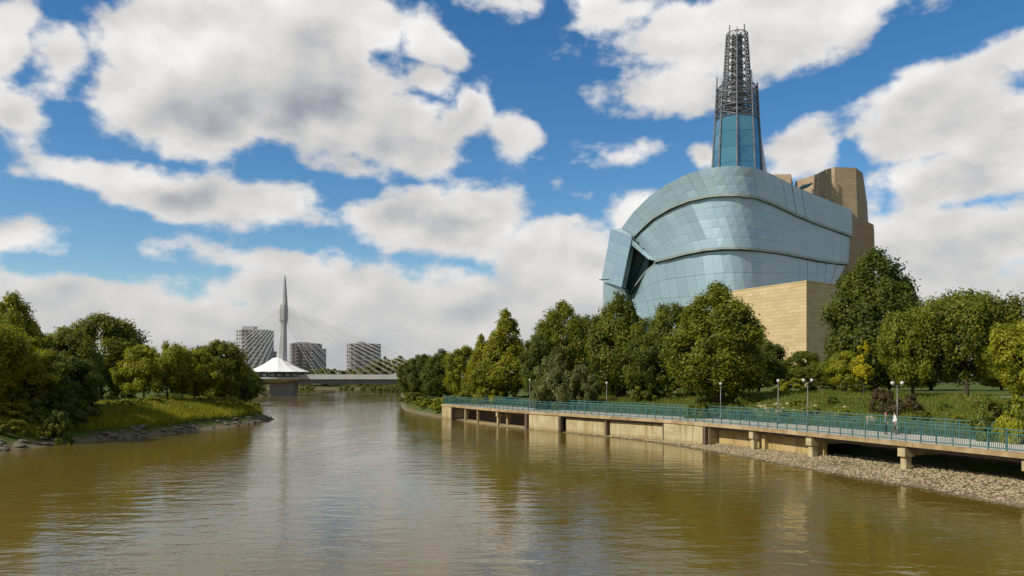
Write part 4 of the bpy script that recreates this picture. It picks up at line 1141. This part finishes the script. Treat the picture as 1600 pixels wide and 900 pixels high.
# shrubs of the right bank
for i, (px, pt, hw, d, sp, lf, lb_) in enumerate([
    (868, 548, 34, 108, 'tallshrub1', 'silver', 'tall silvery shrub behind the walkway'),
    (905, 566, 26, 107, 'tallshrub1', 'silver', 'lower silvery shrub beside the tall silvery one'),
    (1092, 628, 22, 86, 'shrub1', 'lawn', 'bright green bush right behind the railing'),
    (1156, 618, 12, 84, 'shrub2', 'lawn', 'small pointed bright green bush on the slope'),
    (1414, 616, 26, 69, 'shrub2', 'red', 'reddish brown shrub behind the twin globe lamp'),
    (1378, 606, 22, 71, 'shrub1', 'red', 'smaller reddish shrub beside a dark trunk'),
    (1560, 622, 40, 56, 'shrub1', 'lawn', 'large green bush behind the railing near the picture edge'),
    (1600, 606, 40, 54, 'shrub2', 'yellowgreen', 'yellow green bush at the picture edge behind the railing'),
    (700, 618, 26, 137, 'shrub1', 'yellowgreen', 'yellow green bush overhanging the water at the walkway end'),
    (672, 622, 20, 150, 'shrub2', 'olive', 'low olive bush on the shore beyond the walkway end'),
    (650, 612, 22, 175, 'shrub1', 'mid', 'dark waterside bush under the second dark tree'),
    (686, 628, 16, 141, 'shrub2', 'yellowgreen', 'low yellow green bush touching the water beside the walkway end'),
    (660, 626, 18, 160, 'shrub1', 'olive', 'olive waterside bush two bushes from the walkway end'),
    (638, 618, 18, 196, 'shrub2', 'mid', 'waterside bush nearest the footbridge'),
    (1330, 594, 26, 96, 'shrub2', 'mid', 'round green bush behind the crest path'),
    (1282, 596, 26, 98, 'shrub1', 'dark', 'dark round bush behind the crest path'),
    (1235, 590, 24, 102, 'shrub1', 'olive', 'olive bush behind the crest path'),
    (762, 604, 26, 128, 'shrub2', 'olive', 'olive bush under the slim olive tree'),
    (735, 606, 22, 133, 'shrub1', 'mid', 'green bush under the smaller olive tree'),
    (1015, 596, 28, 104, 'shrub2', 'mid', 'green bush under the low dark tree'),
    (1068, 592, 28, 102, 'shrub1', 'dark', 'dark bush beside the broadest tree'),
    (975, 588, 30, 118, 'shrub1', 'dark', 'dark bush behind the upright green tree'),
    (925, 590, 30, 124, 'shrub2', 'dark', 'dark bush left of the upright green tree')]):
    tree('shrub', px, pt, hw, d, sp, lf, lb_, 'shrub', G_S)
wr = random.Random(31)
for i, (px, t_) in enumerate([(1150, 9.0), (1172, 12.5), (1228, 8.6), (1246, 12.0), (1270, 9.4), (1300, 12.8), (1318, 9.0), (1440, 9.5), (1475, 12.0), (1500, 9.0), (1530, 13.0), (1120, 9.6)]):
    x_, y_ = slope_pt(px, t_); g_ = gz(x_, y_)
    tree('weed_clump', px, YH - (g_ + wr.uniform(0.5, 0.95) - CAM_H) * FPX / y_, wr.uniform(10, 18), y_, 'shrub1' if i % 2 else 'shrub2', ('olive', 'mid', 'dark')[i % 3], 'low leafy weed clump on the grass slope behind the railing', 'weeds', 'weed clumps on the grass slope')
# left bank
tree('tree', -50, 490, 76, 80, 'vase1', 'olive', 'large olive tree cut by the picture edge on the point of land', group=G_L)
tree('tree', 20, 456, 56, 92, 'oval1', 'olive', 'tall ragged olive tree at the picture edge', group=G_L)
tree('tree', 38, 526, 54, 86, 'round1', 'yellowgreen', 'yellow green tree below the tall ragged tree', group=G_L)
tree('tree', 108, 510, 48, 92, 'round2', 'mid', 'dark tree hanging low over the shore', group=G_L)
tree('tree', 100, 556, 50, 88, 'round1', 'dark', 'low dark tree at the water edge', group=G_L)
tree('tree', 158, 490, 64, 118, 'round1', 'mid', 'big round topped green tree on the point', group=G_L)
tree('tree', 205, 528, 34, 135, 'round2', 'dark', 'dark tree behind the small yellow green row', group=G_L)
tree('tree', 224, 538, 38, 112, 'small1', 'yellowgreen', 'first of the small yellow green trees on the lawn', group=G_L)
tree('tree', 262, 534, 38, 116, 'small2', 'yellowgreen', 'middle small yellow green tree on the lawn', group=G_L)
tree('tree', 304, 545, 40, 118, 'small1', 'yellowgreen', 'last of the small yellow green trees on the lawn', group=G_L)
tree('tree', 284, 540, 30, 126, 'small2', 'olive', 'small olive tree tucked between yellow green ones', group=G_L)
tree('tree', 345, 529, 40, 140, 'round2', 'mid', 'round green tree at the tip of the point', group=G_L)
tree('tree', 368, 556, 27, 146, 'round1', 'dark', 'dark low tree at the tip in front of the tent roof', group=G_L)
tree('tree', 318, 540, 34, 155, 'round1', 'dark', 'dark tree behind the tip of the point', group=G_L)
tree('tree', 60, 520, 60, 130, 'round2', 'dark', 'dark tree deep behind the edge trees', group=G_L)
tree('tree', 385, 575, 26, 215, 'round2', 'dark', 'dark tree beside the restaurant on the bridge', group=G_L)
for i, (px, pt, hw, d, sp, lf, lb_) in enumerate([
    (5, 628, 40, 80, 'shrub1', 'olive', 'yellow green bush at the picture edge above the rocks'),
    (48, 636, 30, 82, 'shrub2', 'mid', 'green bush spilling over the rocks'),
    (90, 640, 26, 80, 'shrub1', 'dark', 'dark bush low on the stony shore'),
    (25, 606, 40, 88, 'shrub2', 'olive', 'olive bush behind the edge bush'),
    (70, 660, 20, 80, 'shrub2', 'yellowgreen', 'small leafy bush hanging at the water'),
    (2, 600, 44, 84, 'tallshrub1', 'yellowgreen', 'tall yellow green bush filling the picture edge above the shore'),
    (52, 604, 40, 84, 'tallshrub1', 'mid', 'tall leafy green bush above the shore beside the edge bush'),
    (98, 606, 36, 85, 'tallshrub1', 'dark', 'tall dark bush above the shore under the low dark tree'),
    (16, 655, 26, 77, 'shrub1', 'mid', 'small green bush drooping on the shore rocks at the picture edge'),
    (122, 612, 34, 90, 'shrub1', 'dark', 'dark bush under the low dark tree'),
    (185, 600, 26, 128, 'shrub2', 'dark', 'dark bush under the big round topped tree')]):
    tree('shrub', px, pt, hw, d, sp, lf, lb_, 'shrub', G_S)
hr = random.Random(77)
for i, px in enumerate([140, 158, 176, 196, 214, 236, 254, 276, 296, 318, 338, 358, 376, 392]):
    y_ = 92 + (px - 140) * 0.135 + hr.uniform(-1.5, 1.5)
    x_ = (px - 800) / FPX * y_; t_ = xl(y_) - x_
    if t_ < 2.0: x_ = xl(y_) - 2.2
    g_ = gz(x_, y_)
    tree('bush', 800 + FPX * x_ / y_, YH - (g_ + hr.uniform(0.9, 1.5) - CAM_H) * FPX / y_, hr.uniform(15, 24), y_, 'shrub1' if i % 2 else 'shrub2', 'grass', 'low yellow green bush in the band along the point of land', 'bush', 'bushes along the point of land')
# beyond the bridge: a run of trees along the far shore
frng = random.Random(4)
far = [(300, 560), (335, 566), (372, 562), (398, 572), (415, 574), (450, 576), (475, 577), (503, 574), (522, 576), (545, 577), (563, 575), (583, 566), (600, 557), (622, 556), (640, 560), (665, 556), (690, 560)]
for i, (px, pt) in enumerate(far):
    d = 440 + frng.random() * 30
    tree('tree', px, pt, 17 + 5 * frng.random(), d, 'far1', 'far', 'small distant tree in the row on the far shore', group=G_F)
for i, (px, pt, d) in enumerate([(575, 598, 395), (590, 600, 380), (605, 598, 372), (622, 599, 350), (540, 601, 400), (455, 600, 405), (480, 601, 410), (405, 599, 300), (392, 600, 280)]):
    x = (px - 800) / FPX * d
    tree('shrub', px, pt, 12, d, 'shrub2', 'far', 'distant shrub on the shore seen under the bridge', 'shrub', 'shrubs under the bridge', base_z=max(0.0, gz(x, d)))

# ------------------------------------------------------------------ grass
def blades(name, pts, h0, h1, wid, mat, label, seed, per=6, spread=0.16):
    r = np.random.RandomState(seed); pts = np.array(pts); n = len(pts) * per
    base_ = np.repeat(pts, per, 0) + np.concatenate([r.normal(size=(n, 2)) * spread, np.zeros((n, 1))], 1)
    h = (h0 + (h1 - h0) * r.rand(n))[:, None]; a = r.rand(n) * 6.28
    side = np.stack([np.cos(a), np.sin(a), np.zeros(n)], 1) * wid
    lean = np.stack([r.normal(size=n) * .35, r.normal(size=n) * .35, np.ones(n)], 1) * h
    v = np.stack([base_ - side, base_ + side, base_ + lean * .6 + side * .8, base_ + lean], 1).reshape(-1, 3)
    me = arr_mesh(name, v, np.arange(n * 4).reshape(-1, 4), LEAF[mat])
    at = me.attributes.new('tint', 'FLOAT', 'POINT')
    tn = np.array([0.5 + 0.35 * noise2(p[0] * 3, p[1] * 3, 9) for p in pts]); at.data.foreach_set('value', np.repeat(np.clip(tn, 0, 1), per * 4).astype(np.float32))
    return tag(link(name, me), label, 'grass', kind='stuff')
rng = np.random.RandomState(21); pts = []
while len(pts) < 9000:
    y = 78 + rng.rand() * 62; t = 2.2 + abs(rng.normal()) * 5.0
    if t > 18: continue
    if y < 92 and rng.rand() < 0.35: continue
    x = xl(y) - t; pts.append((x, y, gz(x, y) - 0.03))
blades('tall_grass', pts, 0.35, 0.95, 0.045, 'grass', 'tall yellow green grass covering the point of land', 1, 7, 0.2)
pts = []
while len(pts) < 12000:
    s = S_BEG + 14 + rng.rand() * (S_END + 6 - S_BEG - 14); t = 7.0 + 17 * rng.rand() ** 1.2
    if 19.9 < t < 22.9 and s < s1: continue
    q = rc(s, t); pts.append((q.x, q.y, gz(q.x, q.y) - 0.02))
blades('grass', pts, 0.12, 0.38, 0.03, 'lawn', 'short green grass on the slope behind the walkway', 2, 6, 0.22)

# ------------------------------------------------------------------ two people on the walkway
MT['skin'] = mat_plain('skin', (0.42, 0.26, 0.18), (0.48, 0.30, 0.21), 4, 0.6, 0, 0, 0.01)
MT['shirt_white'] = mat_plain('white_shirt', (0.68, 0.67, 0.64), (0.76, 0.75, 0.72), 4, 0.8, 0, 0.2, 0.01)
MT['trousers_red'] = mat_plain('reddish_trousers', (0.16, 0.07, 0.05), (0.21, 0.09, 0.07), 4, 0.85, 0, 0.2, 0.01)
MT['coat_grey'] = mat_plain('grey_coat', (0.10, 0.10, 0.115), (0.16, 0.155, 0.17), 4, 0.85, 0, 0.2, 0.01)
MT['trousers_dark'] = mat_plain('dark_trousers', (0.02, 0.02, 0.025), (0.035, 0.035, 0.04), 4, 0.85, 0, 0.2, 0.01)
MT['cap_pink'] = mat_plain('pink_cap', (0.36, 0.12, 0.14), (0.42, 0.15, 0.17), 4, 0.8, 0, 0, 0.01)
MT['hair'] = mat_plain('dark_hair', (0.03, 0.02, 0.012), (0.05, 0.035, 0.02), 8, 0.7, 0, 0, 0.01)
def person(px, t, h, stride, mats, label, rz, capmat):
    s = s_px(px, t); q = rc(s, t); k = h / 1.75
    root = empty('person', (q.x, q.y, DECK_Z), label, 'person', 'people on the walkway'); root.rotation_euler.z = rz
    J = {'pel': (0, 0, .95), 'wai': (0, 0, 1.08), 'che': (0, .01, 1.30), 'nek': (0, .0, 1.47), 'chin': (0, -.02, 1.55), 'head': (0, -.01, 1.64), 'crn': (0, 0, 1.73)}
    R_ = {'pel': .15, 'wai': .135, 'che': .165, 'nek': .06, 'chin': .075, 'head': .10, 'crn': .07}
    E = [('pel', 'wai'), ('wai', 'che'), ('che', 'nek'), ('nek', 'chin'), ('chin', 'head'), ('head', 'crn')]
    for sd, nm in ((-1, 'l'), (1, 'r')):
        f = stride * sd
        J.update({'hip' + nm: (.09 * sd, 0, .90), 'kne' + nm: (.10 * sd, -f * .5 - .03, .50), 'ank' + nm: (.10 * sd, -f * .75 + .05, .08), 'toe' + nm: (.11 * sd, -f * .75 - .12, .04),
                  'sho' + nm: (.18 * sd, .01, 1.40), 'elb' + nm: (.24 * sd, .04 + f * .3, 1.14), 'wri' + nm: (.25 * sd, -.06 + f * .5, .92), 'han' + nm: (.25 * sd, -.09 + f * .55, .83)})
        R_.update({'hip' + nm: .10, 'kne' + nm: .065, 'ank' + nm: .05, 'toe' + nm: .04, 'sho' + nm: .065, 'elb' + nm: .05, 'wri' + nm: .035, 'han' + nm: .035})
        E += [('pel', 'hip' + nm), ('hip' + nm, 'kne' + nm), ('kne' + nm, 'ank' + nm), ('ank' + nm, 'toe' + nm), ('che', 'sho' + nm), ('sho' + nm, 'elb' + nm), ('elb' + nm, 'wri' + nm), ('wri' + nm, 'han' + nm)]
        for fi, (ox, oy, ln) in enumerate(((-.03, -.03, .05), (-.01, -.015, .075), (.005, -.005, .08), (.02, .008, .07), (.03, .02, .055))):
            J['f%d%s' % (fi, nm)] = (.25 * sd + ox * .6, -.09 + f * .55 + oy, .83 - ln); R_['f%d%s' % (fi, nm)] = .011; E.append(('han' + nm, 'f%d%s' % (fi, nm)))
    names = list(J); me = bpy.data.meshes.new('body')
    me.from_pydata([tuple(c * k for c in J[n]) for n in names], [(names.index(a), names.index(b)) for a, b in E], [])
    o = link('body', me, root)
    md = o.modifiers.new('skin', 'SKIN'); sb = o.modifiers.new('sub', 'SUBSURF'); sb.levels = 1; sb.render_levels = 1
    for i, n in enumerate(names):
        sv = me.skin_vertices[0].data[i]; sv.radius = (R_[n] * k * (1.15 if n in ('che', 'pel', 'wai') else 1), R_[n] * k * (0.8 if n in ('che', 'pel', 'wai') else 1)); sv.use_root = (n == 'pel')
    dg = bpy.context.evaluated_depsgraph_get(); dg.update()
    nm_ = bpy.data.meshes.new_from_object(o.evaluated_get(dg)); o.modifiers.clear(); o.data = nm_
    nm_.materials.clear()
    for mm in mats: nm_.materials.append(MT[mm])
    for p in nm_.polygons:
        z = p.center.z / k; x = abs(p.center.x) / k
        p.use_smooth = True
        p.material_index = 2 if (z > 1.48 or (x > .2 and z < 0.98)) else (1 if z < .95 else 0)
    c = MB()
    prof = [(.108, -.015), (.112, .02), (.105, .06), (.085, .095), (.05, .118), (.01, .125)]
    c.lathe((root.location.x, root.location.y + .015 * k, root.location.z + 1.64 * k), [(a * k, b * k) for a, b in prof], 14)
    c.build('cap' if capmat == 'cap_pink' else 'hair', MT[capmat], root, True)
    return root
person(1398, 4.6, 1.72, 0.22, ['shirt_white', 'trousers_red', 'skin'], 'person in white top and reddish trousers walking by the twin lamp', R(250), 'hair')
person(1384, 4.2, 1.62, 0.10, ['coat_grey', 'trousers_dark', 'skin'], 'person in grey coat and pink cap on the walkway', R(70), 'cap_pink')
